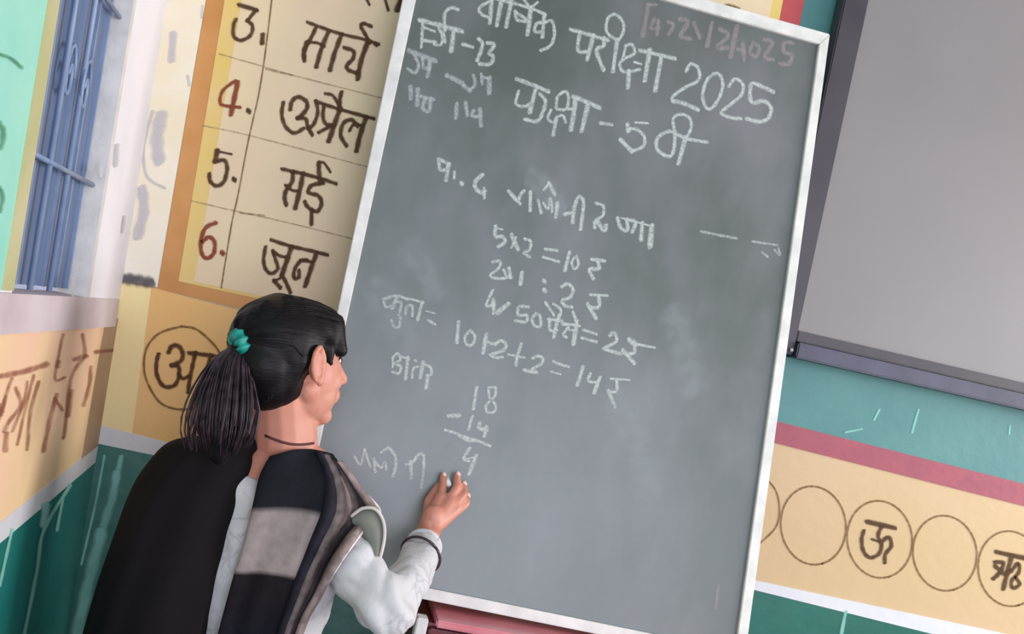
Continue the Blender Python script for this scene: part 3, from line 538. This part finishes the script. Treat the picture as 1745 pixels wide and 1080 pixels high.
ch('chalk_word', K6, [(28, [(220, 690), (260, 660), (282, 720), (230, 750), (285, 780), (270, 840), (212, 832)]), (22, [(210, 700), (212, 780)]), (34, [(350, 700), (330, 890)]), (24, [(300, 690), (362, 710)]), (24, [(390, 880), (400, 800), (440, 780)]), (28, [(420, 725)]), (36, [(490, 740), (465, 880)]), (28, [(500, 760), (560, 790), (567, 850)]), (40, [(532, 870), (520, 970)])])
K7 = (760, 530, 5.13)
ch('chalk_sum', K7, [(34, [(108, 100), (95, 270)]), (28, [(210, 170), (165, 222), (180, 290), (230, 292), (252, 220), (212, 170)]), (36, [(350, 210), (325, 360)]), (26, [(350, 260), (400, 285), (432, 280)]), (30, [(430, 290), (480, 257), (525, 290), (500, 342), (390, 380)]), (26, [(390, 385), (430, 407), (492, 402)]), (30, [(655, 290), (622, 400), (612, 470)]),
    (22, [(550, 380), (682, 405)]), (28, [(760, 410), (800, 392), (845, 410), (832, 460), (760, 502)]), (34, [(690, 515), (790, 535)]), (26, [(940, 440), (990, 462), (1070, 486)]), (18, [(920, 530), (1000, 552)]), (34, [(1195, 490), (1150, 642)]), (28, [(1260, 550), (1242, 610), (1310, 622)]), (34, [(1345, 580), (1295, 710)]),
    (20, [(1440, 590), (1600, 602)]), (30, [(1490, 600), (1492, 700), (1432, 702)]), (34, [(1420, 700), (1475, 832)])], label='chalk total equal to fourteen')
ch('chalk_sum', K7, [(32, [(267, 670), (240, 850)]), (26, [(370, 680), (382, 760), (432, 820), (420, 880), (362, 882), (350, 822), (420, 750), (432, 670), (375, 668)])])
K8 = (580, 640, 4.91)
ch('chalk_sum', K8, [(36, [(910, 335), (990, 332)]), (26, [(1105, 340), (1070, 450)]), (36, [(1165, 400), (1162, 440), (1220, 452)]), (34, [(1220, 430), (1207, 500)]), (26, [(880, 455), (980, 487), (1060, 540), (1150, 547), (1250, 587)]), (32, [(1000, 502), (1130, 542)]), (30, [(1080, 610), (1032, 690), (1072, 712)]), (32, [(1137, 670), (1075, 822)]), (14, [(1030, 700), (1130, 680)])])
ch('chalk_answer', K8, [(24, [(120, 680), (170, 742), (202, 620)]), (24, [(202, 620), (250, 760)]), (28, [(280, 700), (292, 800)]), (24, [(290, 720), (342, 770), (372, 722), (382, 780)]), (22, [(340, 640), (400, 602)]), (28, [(400, 602), (452, 660), (462, 750), (440, 840)]), (32, [(590, 722), (592, 850)]), (22, [(550, 742), (592, 740)]), (28, [(612, 720), (650, 662), (692, 660), (697, 760), (677, 930)])],
   label='chalk words being written beside the hand')
ch('chalk_smear', (660, 960, 2.644), [(14, [(1490, 100), (1485, 150), (1478, 200)])], 'chalk_faint')
for wd_, pp_ in ((60, [(650, 505), (672, 540), (690, 570)]), (42, [(915, 310), (930, 325), (945, 348)]), (48, [(1150, 545), (1165, 600), (1175, 650)]), (62, [(1060, 700), (1085, 760), (1100, 820)]), (44, [(705, 430), (720, 455), (738, 490)]), (34, [(778, 770), (790, 782), (802, 795)])):
    ch('chalk_smear', (0, 0, 1), [(wd_, pp_)], 'dust')

# ------------------------------------------------------------ the pupil
def capsule(p0, r0, p1, r1, n=14):
    p0, p1 = Vector(p0), Vector(p1); ax = p1-p0; L_ = ax.length; ax.normalize()
    u = ax.orthogonal().normalized(); v = ax.cross(u); prof = []
    for i in range(6): t = math.pi/2*(1-i/5); prof.append((-r0*math.sin(t), r0*math.cos(t)))
    for i in range(6): t = math.pi/2*(i/5); prof.append((L_+r1*math.sin(t), r1*math.cos(t)))
    V = []; Fc = []
    for h, r in prof:
        for k in range(n):
            a_ = 2*math.pi*k/n; V.append(p0+ax*h+(u*math.cos(a_)+v*math.sin(a_))*max(r, 1e-5))
    for i in range(len(prof)-1):
        for k in range(n): a_, c_ = i*n+k, i*n+(k+1) % n; Fc.append((a_, c_, c_+n, a_+n))
    Fc.append(tuple(reversed(range(n)))); Fc.append(tuple((len(prof)-1)*n+k for k in range(n)))
    return V, Fc
def ellipsoid(c, X, Y, Z, nu=24, nv=16):
    c = Vector(c); V = [c-Vector(Z)]; Fc = []
    for j in range(1, nv):
        t = -math.pi/2+math.pi*j/nv
        for i in range(nu):
            a_ = 2*math.pi*i/nu; V.append(c+Vector(X)*math.cos(t)*math.cos(a_)+Vector(Y)*math.cos(t)*math.sin(a_)+Vector(Z)*math.sin(t))
    V.append(c+Vector(Z)); top = len(V)-1
    for i in range(nu): Fc.append((0, 1+(i+1) % nu, 1+i)); Fc.append((top, top-nu+i, top-nu+(i+1) % nu))
    for j in range(nv-2):
        for i in range(nu): a_, c_ = 1+j*nu+i, 1+j*nu+(i+1) % nu; Fc.append((a_, c_, c_+nu, a_+nu))
    return V, Fc
def loft(rings):
    n = len(rings[0]); V = [p for r in rings for p in r]; Fc = []
    for j in range(len(rings)-1):
        for i in range(n): a_, c_ = j*n+i, j*n+(i+1) % n; Fc.append((a_, c_, c_+n, a_+n))
    Fc.append(tuple(reversed(range(n)))); Fc.append(tuple((len(rings)-1)*n+i for i in range(n)))
    return V, Fc
def blob(name, elems, vox, m, parent, smooth=4, label=None):
    V = []; Fc = []
    for v, f in elems: b = len(V); V += v; Fc += [tuple(b+i for i in q) for q in f]
    me = bpy.data.meshes.new(name); me.from_pydata([tuple(v) for v in V], [], Fc); me.update()
    bm = bmesh.new(); bm.from_mesh(me); bmesh.ops.triangulate(bm, faces=[f for f in bm.faces if len(f.verts) > 4]); 
    bm.to_mesh(me); bm.free()
    o = bpy.data.objects.new(name, me); COL.objects.link(o)
    r = o.modifiers.new('r', 'REMESH'); r.mode = 'VOXEL'; r.voxel_size = vox
    if smooth: s_ = o.modifiers.new('s', 'SMOOTH'); s_.factor = .5; s_.iterations = smooth
    dg = bpy.context.evaluated_depsgraph_get(); dg.update()
    nm = bpy.data.meshes.new_from_object(o.evaluated_get(dg)); nm.name = name
    bpy.data.objects.remove(o, do_unlink=True)
    for p in nm.polygons: p.use_smooth = True
    nm.materials.clear(); o = link(name, nm, m, parent)
    if label: o['label'] = label
    return o
def camvec(x, y, z): return _axes[0]*x + _axes[1]*y + _axes[2]*z
_axes = [Vector((_R[i], _D[i], _U[i])) for i in range(3)]       # camera right, down, ahead in world terms
def px2m(p, depth): return p*depth/F
SLP = .2
def ring(cx, cy, hw, depth, ht, n=40, fold=0, ph=0, k=7, shrink=1.0):
    out = []; c = Q(cx, cy, depth); R_ = px2m(hw, depth)*shrink
    ux = camvec(1, SLP, .12).normalized(); uz = camvec(-.12, 0, 1).normalized()
    for i in range(n):
        a_ = 2*math.pi*i/n; f_ = 1+fold*math.sin(k*a_+ph)+fold*.5*math.sin((k+4)*a_+ph*2.3)
        ca, sa = math.cos(a_), math.sin(a_); e = .85
        out.append(c+ux*R_*f_*math.copysign(abs(ca)**e, ca)+uz*ht*shrink*f_*math.copysign(abs(sa)**e, sa))
    return out
def interp_rings(T, n=6):
    return smoothline(T, n)

# head frame: she looks to the right and away from the camera
HC = Q(494, 612, 1.905)
phi = math.radians(42)
HF = camvec(math.cos(phi), .05, math.sin(phi)).normalized()
HU0 = camvec(.03, -1, 0.02); HS = HF.cross(HU0).normalized(); HU = HS.cross(HF).normalized()
if HS.dot(camvec(0, 0, 1)) > 0: pass
NEAR = HS if HS.dot(camvec(0, 0, -1)) > 0 else -HS               # the side of the head nearer the camera
def hp(f, s, u): return HC+HF*f+NEAR*s+HU*u
def hell(f, s, u, a, b, c): return ellipsoid(hp(f, s, u), HF*a, NEAR*b, HU*c)
def hcap(a, ra, b, rb, n=12): return capsule(hp(*a), ra, hp(*b), rb, n)

feet = Q(405, 1150, 1.95); hipL = feet + Vector((-.07, 0, 0)); hipR = feet + Vector((.07, 0, 0))
pup = empty('person', (feet.x, feet.y, 0), 'person with ponytail, black shawl and white printed tunic, writing on the blackboard with chalk', 'person')

TR_ = [(485, 762, 46, 1.925, .045), (478, 795, 112, 1.93, .06), (470, 835, 142, 1.93, .078), (460, 905, 136, 1.93, .088), (446, 985, 122, 1.93, .088), (430, 1065, 116, 1.94, .09), (408, 1150, 132, 1.95, .098)]
skin = []
skin.append(loft([ring(*r[:5], shrink=.9) for r in interp_rings(TR_, 3)]))
# head
skin += [hell(0, 0, .018, .083, .064, .072), hell(-.018, 0, .018, .076, .064, .068), hell(.03, 0, -.02, .058, .056, .07), hell(.032, 0, -.055, .05, .046, .045), hell(.058, 0, -.088, .022, .021, .017),
         hcap((.012, .034, -.045), .021, (.06, .01, -.088), .015), hcap((.012, -.034, -.045), .021, (.06, -.01, -.088), .015), hell(.04, .018, -.05, .034, .03, .036), hell(.04, -.018, -.05, .034, .03, .036),
         hell(.052, .027, -.03, .028, .022, .026), hell(.052, -.027, -.03, .028, .022, .026),
         hcap((.081, 0, .0), .008, (.099, 0, -.03), .0105), hell(.09, .008, -.034, .009, .007, .007), hell(.09, -.008, -.034, .009, .007, .007),
         hcap((.078, .03, .016), .008, (.084, .006, .016), .008), hcap((.078, -.03, .016), .008, (.084, -.006, .016), .008),
         hell(.077, 0, -.055, .0135, .024, .018)]
# ear: rim, lobe and bowl
er = [(.006+.013*math.cos(t), .0695+.006*(math.cos(t) < 0)-.002*math.cos(t), -.006+.027*math.sin(t)) for t in [math.radians(x) for x in range(-60, 250, 22)]]
for sg in (1, -1):
    for i in range(len(er)-1):
        a_, b2 = er[i], er[i+1]
        skin.append(hcap((a_[0], (a_[1]+.002)*sg, a_[2]), .0046, (b2[0], (b2[1]+.002)*sg, b2[2]), .0046, 8))
    skin.append(hell(.004, .068*sg, -.008, .012, .006, .024)); skin.append(hell(.012, .070*sg, -.031, .007, .005, .009)); skin.append(hell(.014, .071*sg, -.008, .005, .005, .007))
# neck
nb0 = Q(482, 790, 1.935)
skin += [capsule(hp(-.02, 0, -.03), .046, nb0, .05), capsule(hp(.005, 0, -.05), .04, nb0+camvec(.01, 0, .01), .045), capsule(Q(480, 765, 1.935), .034, Q(400, 800, 1.93), .03), capsule(Q(490, 765, 1.935), .034, Q(560, 812, 1.93), .03)]
# arms
BD = BOARD.depth(765, 825)
SH = Q(566, 880, 1.93); EL = Q(657, 1036, 1.85); WR = Q(724, 925, 2.085); PALM = Q(744, 872, BD-.055)
skin += [capsule(SH, .036, EL, .029), capsule(EL, .03, WR, .022), capsule(WR, .022, Q(730, 905, 2.11), .022)]
SHL = Q(318, 815, 1.93); ELL = Q(225, 985, 1.90); WRL = Q(240, 1140, 1.82)
skin += [capsule(SHL, .036, ELL, .029), capsule(ELL, .029, WRL, .02), ellipsoid(WRL+Vector((0, 0, -.05)), Vector((.028, 0, 0)), Vector((0, .014, 0)), Vector((0, 0, .045)))]
for k in range(4):
    a_ = WRL+Vector((-.022+.015*k, 0, -.085)); skin.append(capsule(a_, .0075, a_+Vector((0, .012, -.035+(.006 if k in (0, 3) else 0))), .0062)); skin.append(capsule(a_+Vector((0, .012, -.032)), .0062, a_+Vector((0, .026, -.052)), .0055))
skin.append(capsule(WRL+Vector((.02, 0, -.03)), .009, WRL+Vector((.04, .015, -.065)), .007))
# legs
for sg in (-1, 1):
    h = feet+Vector((.068*sg, 0, -.02)); kn = Vector((feet.x+.075*sg, feet.y+.01, .36)); an = Vector((feet.x+.08*sg, feet.y-.01, .06))
    skin += [capsule(h, .075, kn, .048), capsule(kn, .047, an, .028), capsule(an+Vector((0, -.01, -.03)), .026, Vector((an.x+.01*sg, an.y+.12, .02)), .018), capsule(Vector((an.x+.01*sg, an.y+.12, .02)), .018, Vector((an.x+.012*sg, an.y+.155, .016)), .013)]
# right hand: palm, knuckles, four fingers curled round the chalk, thumb
def hq(x, y, dd): return Q(x, y, BD+dd)
skin += [capsule(Q(730, 905, 2.11), .022, hq(739, 880, -.08), .021), capsule(hq(733, 893, -.085), .017, hq(752, 852, -.05), .015), capsule(hq(741, 893, -.085), .017, hq(768, 856, -.055), .014),
         capsule(hq(749, 890, -.08), .014, hq(778, 866, -.055), .012), capsule(hq(730, 885, -.075), .015, hq(745, 850, -.04), .012)]
fingers = [((751, 850, -.052), (755, 828, -.034), (755, 810, -.014), .0076), ((766, 851, -.056), (779, 830, -.038), (779, 809, -.016), .0078), ((776, 859, -.058), (791, 842, -.040), (790, 825, -.016), .0074), ((781, 870, -.056), (795, 858, -.038), (796, 845, -.014), .0066)]
for a_, b2, c_, r in fingers:
    skin += [capsule(hq(*a_), r*1.15, hq(*b2), r), capsule(hq(*b2), r*1.02, hq(*c_), r*.82)]
skin += [capsule(hq(730, 885, -.07), .0125, hq(731, 856, -.045), .0105), capsule(hq(731, 856, -.045), .0105, hq(745, 832, -.022), .0085), capsule(hq(745, 832, -.022), .0085, hq(752, 824, -.014), .007)]
body = blob('body', skin, .0027, M['skin'], pup, 3)
# nails
for i, (a_, b2, c_, r) in enumerate(fingers):
    v, f = ellipsoid(hq(c_[0]+2, c_[1]-1, c_[2]-.006), camvec(.0042, .001, 0), camvec(0, .0055, 0), camvec(0, 0, .0022), 10, 6); mesh('fingernail', v, f, mat('fingernail', (226, 186, 178), .3) if i == 0 else bpy.data.materials['fingernail'], pup, True)
chk = empty('chalk_stick', hq(762, 812, -.004), 'short white chalk stick held in the writing hand against the board', 'chalk')
V, Fc = tube_mesh([([hq(765, 826, -.034), hq(761, 812, -.003)], [.0048, .0042])], 10); mesh('stick', V, Fc, M['chalk_stick'], chk, True)

# face details
for sg in (1, -1):
    v, f = hell(.0675, .026*sg, .0, .010, .0105, .0085); e = mesh('eye', v, f, M['white_eye'], pup, True)
    v, f = ellipsoid(hp(.0758, .028*sg, .0), HF*.003, NEAR*.0055, HU*.0055, 12, 8); mesh('iris', v, f, M['iris'], e, True)
    tube('eyebrow', [hp(.07, .042*sg, .017), hp(.079, .032*sg, .022), hp(.085, .014*sg, .019)], [.0012, .0024, .002], M['hair'], pup, 6)
    tube('eyelash', [hp(.064, .040*sg, .001), hp(.0735, .035*sg, .008), hp(.0785, .027*sg, .0085), hp(.077, .018*sg, .003)], [.0012, .0018, .0018, .001], M['hair'], pup, 6)
v, f = hell(.0872, 0, -.052, .0055, .017, .0036); mesh('lip', v, f, M['lip'], pup, True)
v, f = hell(.0865, 0, -.060, .0055, .015, .004); mesh('lip', v, f, M['lip'], pup, True)

# hair cap
hair = [hell(-.042, .0, -.035, .044, .058, .048), hcap((.052, .02, .066), .02, (.064, .045, .018), .013), hcap((.056, .0, .062), .018, (.072, .034, .016), .0105), hell(-.016, 0, .028, .087, .075, .075), hell(-.052, 0, -.008, .055, .064, .06), hell(-.034, 0, -.034, .056, .058, .048), hell(.02, 0, .042, .06, .064, .055),
        hcap((.056, .035, .056), .02, (.062, .045, .026), .012), hcap((.072, .02, .046), .010, (.072, .043, .012), .006),
        hcap((.056, -.02, .058), .02, (.072, -.045, .03), .012), hcap((.03, .063, .02), .013, (.032, .069, -.006), .004), hcap((-.02, .055, .0), .022, (-.03, .05, -.04), .012)]
hr = blob('hair', hair, .0035, M['hair'], pup, 14)
bv = BVHTree.FromPolygons([v.co for v in hr.data.vertices], [p.vertices[:] for p in hr.data.polygons])
TIE = hp(-.092, .012, .022); 
def onhair(p, off=.001):
    loc, nrm, _, _ = bv.find_nearest(p); return loc+(nrm if (loc-HC).dot(nrm) > 0 else -nrm)*off
paths = []
for i in range(150):
    s_ = random.uniform(-.8, .8); u_ = random.uniform(-.2, 1)
    start = hp(.07*(1-abs(s_)*.25), .068*s_, .028+.055*(1-s_*s_)) if i < 130 else hp(random.uniform(-.05, -.015), random.choice((-1, 1))*.07, random.uniform(.005, .03))
    P = []
    for k in range(9):
        t = k/8; q = start.lerp(TIE, t); q = HC+(q-HC).normalized()*.12; P.append(onhair(q, .0006))
    paths.append((P, [.0012]*8+[.0006]))
V, Fc = tube_mesh(paths, 4); st = mesh('combed_strands', V, Fc, M['hair2'] if False else M['hair'], pup, True); st['kind'] = 'stuff'
# flyaway wisps at temple and nape
wis = []
for a_, b2, c_ in (((-.05, .05, -.03), (-.06, .045, -.06), (-.075, .035, -.075)),):
    for j in range(3): wis.append(([hp(*[x+random.uniform(-.003, .003) for x in p]) for p in (a_, b2, c_)], [.0009, .0008, .0004]))
V, Fc = tube_mesh(wis, 4); ws = mesh('wisps', V, Fc, M['hair'], pup, True); ws['kind'] = 'stuff'
# ponytail
TP = Q(408, 592, 1.845)
rows = []
core = []
cpath = [(408, 592, 1.85, 17), (394, 614, 1.825, 28), (386, 648, 1.80, 40), (380, 692, 1.78, 48), (376, 735, 1.775, 46), (374, 775, 1.78, 30)]
cp = smoothline(cpath, 4)
for a_, b2 in zip(cp[:-1], cp[1:]): core.append(capsule(Q(*a_[:3]), px2m(a_[3], a_[2])*.6, Q(*b2[:3]), px2m(b2[3], b2[2])*.6, 10))
pt = blob('ponytail', core, .005, M['hair'], pup, 3)
paths = []
for i in range(290):
    ang = random.uniform(0, 2*math.pi); rr = math.sqrt(random.uniform(.35, 1)); stray = random.random() < .2
    L_ = random.uniform(.7, 1.0); P = []; R_ = []
    n = 9
    for k in range(n):
        t = k/(n-1)*L_; x = t*(len(cp)-1); j = min(int(x), len(cp)-2); c_ = [cp[j][q]+(cp[j+1][q]-cp[j][q])*(x-j) for q in range(4)]
        sp_ = c_[3]*(1.0+(.35*t if stray else 0))
        P.append(Q(c_[0]+sp_*rr*math.cos(ang)*1.05-(14*t*t if stray else 0), c_[1]+4*math.sin(ang+3*t), c_[2]+px2m(sp_, 1.8)*.7*rr*math.sin(ang)))
        R_.append(.0019*(1-.6*t))
    paths.append((P, R_))
for i in range(16):                           # thin outer lock sweeping left
    o_ = random.uniform(-5, 5); P = [Q(398, 600, 1.83), Q(368+o_, 622, 1.80), Q(345+o_, 665, 1.785), Q(333+o_, 715, 1.78), Q(322+o_*1.5, 755, 1.785)]
    paths.append((P, [.002, .0022, .0018, .0012, .0006]))
for i in range(10):
    o_ = random.uniform(-5, 5); P = [Q(415, 610, 1.83), Q(430+o_*.4, 650, 1.81), Q(440+o_*.5, 700, 1.80), Q(430+o_, 745, 1.80), Q(418+o_, 768, 1.80)]
    paths.append((P, [.002, .0022, .0018, .0012, .0006]))
V, Fc = tube_mesh(paths, 5); ps = mesh('ponytail_strands', V, Fc, M['hair2'], pt, True); ps['kind'] = 'stuff'
# scrunchie: gathered ring round the ponytail root
ax = camvec(-.9, .35, -.45).normalized(); tu = ax.orthogonal().normalized(); tv = ax.cross(tu); TC = Q(411, 592, 1.84)
V = []; Fc = []; nu, nv = 48, 10
for i in range(nu):
    a_ = 2*math.pi*i/nu; rr = .0165; d = tu*math.cos(a_)+tv*math.sin(a_)*1.25; r2 = .0092*(1+.22*math.sin(a_*11)+.12*math.sin(a_*17))
    for j in range(nv):
        b2 = 2*math.pi*j/nv; V.append(TC+d*(rr+r2*math.cos(b2))+ax*r2*1.25*math.sin(b2))
for i in range(nu):
    for j in range(nv): Fc.append((i*nv+j, i*nv+(j+1) % nv, ((i+1) % nu)*nv+(j+1) % nv, ((i+1) % nu)*nv+j))
mesh('hair_tie', V, Fc, M['scrunchie'], pt, True)['label'] = 'teal satin hair tie'

# tunic: torso, skirt and sleeves
KR = [(474, 812, 118, 1.93, .066), (470, 838, 144, 1.93, .082), (460, 905, 140, 1.93, .093), (446, 985, 126, 1.93, .093), (430, 1065, 120, 1.94, .095), (408, 1150, 138, 1.95, .105), (372, 1300, 165, 1.96, .125), (340, 1450, 186, 1.97, .14)]
rr_ = interp_rings(KR, 4); el = [loft([ring(*r[:5], fold=.0+.02*(i/len(rr_)), ph=i*.15) for i, r in enumerate(rr_)])]
el += [capsule(Q(560, 858, 1.93), .045, SH, .045), capsule(SH, .043, Q(604, 966, 1.885), .044), capsule(Q(604, 966, 1.885), .044, EL+camvec(0, .004, 0), .042), capsule(EL+camvec(0.003, .006, 0), .041, Q(700, 980, 1.965), .037), capsule(Q(700, 980, 1.965), .037, Q(720, 937, 2.055), .031)]
el += [capsule(SHL, .046, ELL, .038), capsule(ELL, .038, WRL, .028)]
ku = blob('tunic', el, .0045, M['kurta'], pup, 3)
# wrinkles in the sleeve and body
_n = [v.normal.copy() for v in ku.data.vertices]; _c = [v.co.copy() for v in ku.data.vertices]; _o = []
for c_, n_ in zip(_c, _n):
    q_ = max(0, 1-(c_-EL).length/.16); w_ = math.sin(c_.z*95+c_.x*60+2*math.sin(c_.x*33))*.0018+math.sin(c_.z*41-c_.x*73+c_.y*30)*.0025+q_*.007*(abs(math.sin((c_-EL).length*95+2.5*math.sin(c_.x*38+c_.z*30)))-.5)
    _o += list(c_+n_*w_)
ku.data.vertices.foreach_set('co', _o); ku.data.update()
# cuff roll
cv = (Q(717, 945, 2.04)-Q(700, 980, 1.965)).normalized(); cu = cv.orthogonal().normalized(); cw = cv.cross(cu); cc = Q(722, 930, 2.068)
def ringtube(name, c, ax, r, tr, m, parent, sq=1.0):
    u = ax.orthogonal().normalized(); v = ax.cross(u)
    P = [c+(u*math.cos(2*math.pi*i/28)+v*math.sin(2*math.pi*i/28)*sq)*r for i in range(29)]
    return tube(name, P, tr, m, parent, 8)
ringtube('cuff', cc, cv, .028, .0045, M['kurta'], pup)
ringtube('bangle', Q(717, 945, 2.035), (cv+camvec(.25, -.2, 0)).normalized(), .0355, .0024, M['bangle'], pup)['label'] = 'thin dark bangle'
# trousers and sandals
tr = []
for sg in (-1, 1):
    h = feet+Vector((.068*sg, 0, -.05)); kn = Vector((feet.x+.078*sg, feet.y+.01, .36)); an = Vector((feet.x+.08*sg, feet.y-.005, .1)); tr += [capsule(h, .088, kn, .075), capsule(kn, .075, an, .05)]
blob('trousers', tr, .008, M['trouser'], pup, 3)
for sg in (-1, 1):
    v, f = ellipsoid((feet.x+.088*sg, feet.y+.055, .008), (.04, 0, 0), (0, .115, 0), (0, 0, .008)); mesh('sandal', v, f, M['sandal'], pup, True)

# black shawl over the left shoulder and arm
SR = [(385, 748, 38, 1.90, .035), (362, 768, 76, 1.90, .07), (338, 810, 90, 1.90, .09), (318, 855, 94, 1.89, .10), (298, 920, 97, 1.885, .105), (274, 1000, 100, 1.88, .11), (254, 1080, 103, 1.88, .112), (232, 1180, 108, 1.88, .115), (205, 1300, 112, 1.89, .12)]
rs = interp_rings(SR, 5)
sh = blob('shawl', [loft([ring(*r[:5], n=64, fold=.012+.022*(i/len(rs)), ph=i*.06, k=9) for i, r in enumerate(rs)]), capsule(Q(430, 757, 1.90), .018, Q(360, 775, 1.86), .03)], .005, M['black_cloth'], pup, 4, 'black woollen shawl over the left shoulder')

# stole draped over the back: laid on the tunic and body
def bvh(o): return BVHTree.FromPolygons([v.co for v in o.data.vertices], [p.vertices[:] for p in o.data.polygons])
bk, bs = bvh(ku), bvh(body)
def surf_depth(x, y):
    d = dirw(x, y); n = d.length; best = None
    for t in (bk, bs):
        h = t.ray_cast(CAM, d.normalized())
        if h[0] is not None:
            q = h[3]/n; best = q if best is None else min(best, q)
    return best
def patch(name, Lf, Rt, m, parent, nu=26, nv=46, off=.012, foldf=None, default=1.85, thick=.004, bow=0):
    Ls, Rs = smoothline(Lf, 12), smoothline(Rt, 12)
    def samp(T, t): x = t*(len(T)-1); j = min(int(x), len(T)-2); return Vector((T[j][0]+(T[j+1][0]-T[j][0])*(x-j), T[j][1]+(T[j+1][1]-T[j][1])*(x-j)))
    D_ = [[None]*(nu+1) for _ in range(nv+1)]; PX = [[None]*(nu+1) for _ in range(nv+1)]
    for j in range(nv+1):
        a_, b2 = samp(Ls, j/nv), samp(Rs, j/nv)
        for i in range(nu+1):
            p = a_.lerp(b2, i/nu); p.y += bow*math.sin(math.pi*i/nu)*(1-j/nv)
            PX[j][i] = p; D_[j][i] = surf_depth(p.x, p.y)
    for j in range(nv+1):
        ok = [i for i in range(nu+1) if D_[j][i] is not None]
        for i in range(nu+1):
            if D_[j][i] is None: D_[j][i] = (D_[j][min(ok, key=lambda q: abs(q-i))]+.02 if ok else (D_[j-1][i] if j and D_[j-1][i] else default))
    for _ in range(6):
        E_ = [r[:] for r in D_]
        for j in range(nv+1):
            for i in range(nu+1):
                nb_ = [D_[jj][ii] for jj in (max(j-1, 0), j, min(j+1, nv)) for ii in (max(i-1, 0), i, min(i+1, nu))]; E_[j][i] = min(sum(nb_)/9, D_[j][i]+.004)
        D_ = E_
    V = []; Fc = []; UV = []
    for j in range(nv+1):
        for i in range(nu+1):
            u_, v_ = i/nu, j/nv; p = PX[j][i]; V.append(Q(p.x, p.y, D_[j][i]-off-(foldf(u_, v_) if foldf else 0))); UV.append((u_, v_))
    for j in range(nv):
        for i in range(nu): a_ = j*(nu+1)+i; Fc.append((a_, a_+1, a_+nu+2, a_+nu+1))
    me = bpy.data.meshes.new(name); me.from_pydata([tuple(v) for v in V], [], Fc); me.update()
    ul = me.uv_layers.new(name='UVMap')
    for lp in me.loops: ul.data[lp.index].uv = UV[lp.vertex_index]
    o = link(name, me, m, parent, True); so = o.modifiers.new('thickness', 'SOLIDIFY'); so.thickness = thick; so.offset = -1
    return o
stole = patch('stole', [(462, 778), (444, 812), (431, 865), (414, 930), (400, 975), (386, 1025), (370, 1085), (345, 1190)],
      [(566, 776), (580, 812), (572, 880), (548, 945), (530, 990), (510, 1040), (492, 1090), (470, 1190)], M['stole_check'], pup, bow=-12,
      foldf=lambda u, v: .003*math.sin(u*9+v*3)+.003*math.sin(u*17+1)*v)
stole['label'] = 'stole of black and grey blocks down the back'
pl_ = patch('stole_border', [(540, 768), (556, 812), (552, 868), (530, 925), (508, 980), (492, 1030), (474, 1085), (450, 1190)],
      [(585, 790), (618, 832), (650, 872), (622, 905), (585, 955), (552, 1010), (520, 1068), (485, 1190)], M['stole_pleat'], pup, nu=44, off=.018,
      foldf=lambda u, v: .004*math.sin(u*math.pi*8)+.004*math.sin(u*math.pi*3))
pl_['label'] = 'striped and printed folded edge of the stole'
# loose hem loop standing off the shoulder
V = []; Fc = []; UVs = []
lo = smoothline([(598, 880), (618, 866), (640, 868), (653, 888), (655, 915), (649, 945), (641, 968)], 5); li = smoothline([(602, 898), (606, 905), (610, 915), (615, 928), (622, 942), (630, 956), (636, 968)], 5)
for k, (a_, b2) in enumerate(zip(lo, li)):
    V += [Q(a_[0], a_[1], 1.875), Q((a_[0]+b2[0])/2, (a_[1]+b2[1])/2, 1.865), Q(b2[0], b2[1], 1.88)]
    if k: q = 3*(k-1); Fc += [(q, q+1, q+4, q+3), (q+1, q+2, q+5, q+4)]
hm = mesh('stole_hem', V, Fc, M['hem'], pup, True); so = hm.modifiers.new('t', 'SOLIDIFY'); so.thickness = .002
tube('hem_edging', [Q(x, y, 1.872) for x, y in lo], .0028, M['edging'], hm, 6)['label'] = 'white edging'
# necklace thread
nk = []
for i in range(15):
    x = 452+ (548-452)*i/14; y = 742+10*math.sin(math.pi*i/14)+(i/14)*10
    d = surf_depth(x, y); 
    if d and d < 1.96: nk.append(Q(x, y, d-.0012))
if len(nk) > 3: tube('necklace', nk, .0022, M['brown_thread'], pup, 6)['label'] = 'thin brown necklace thread'
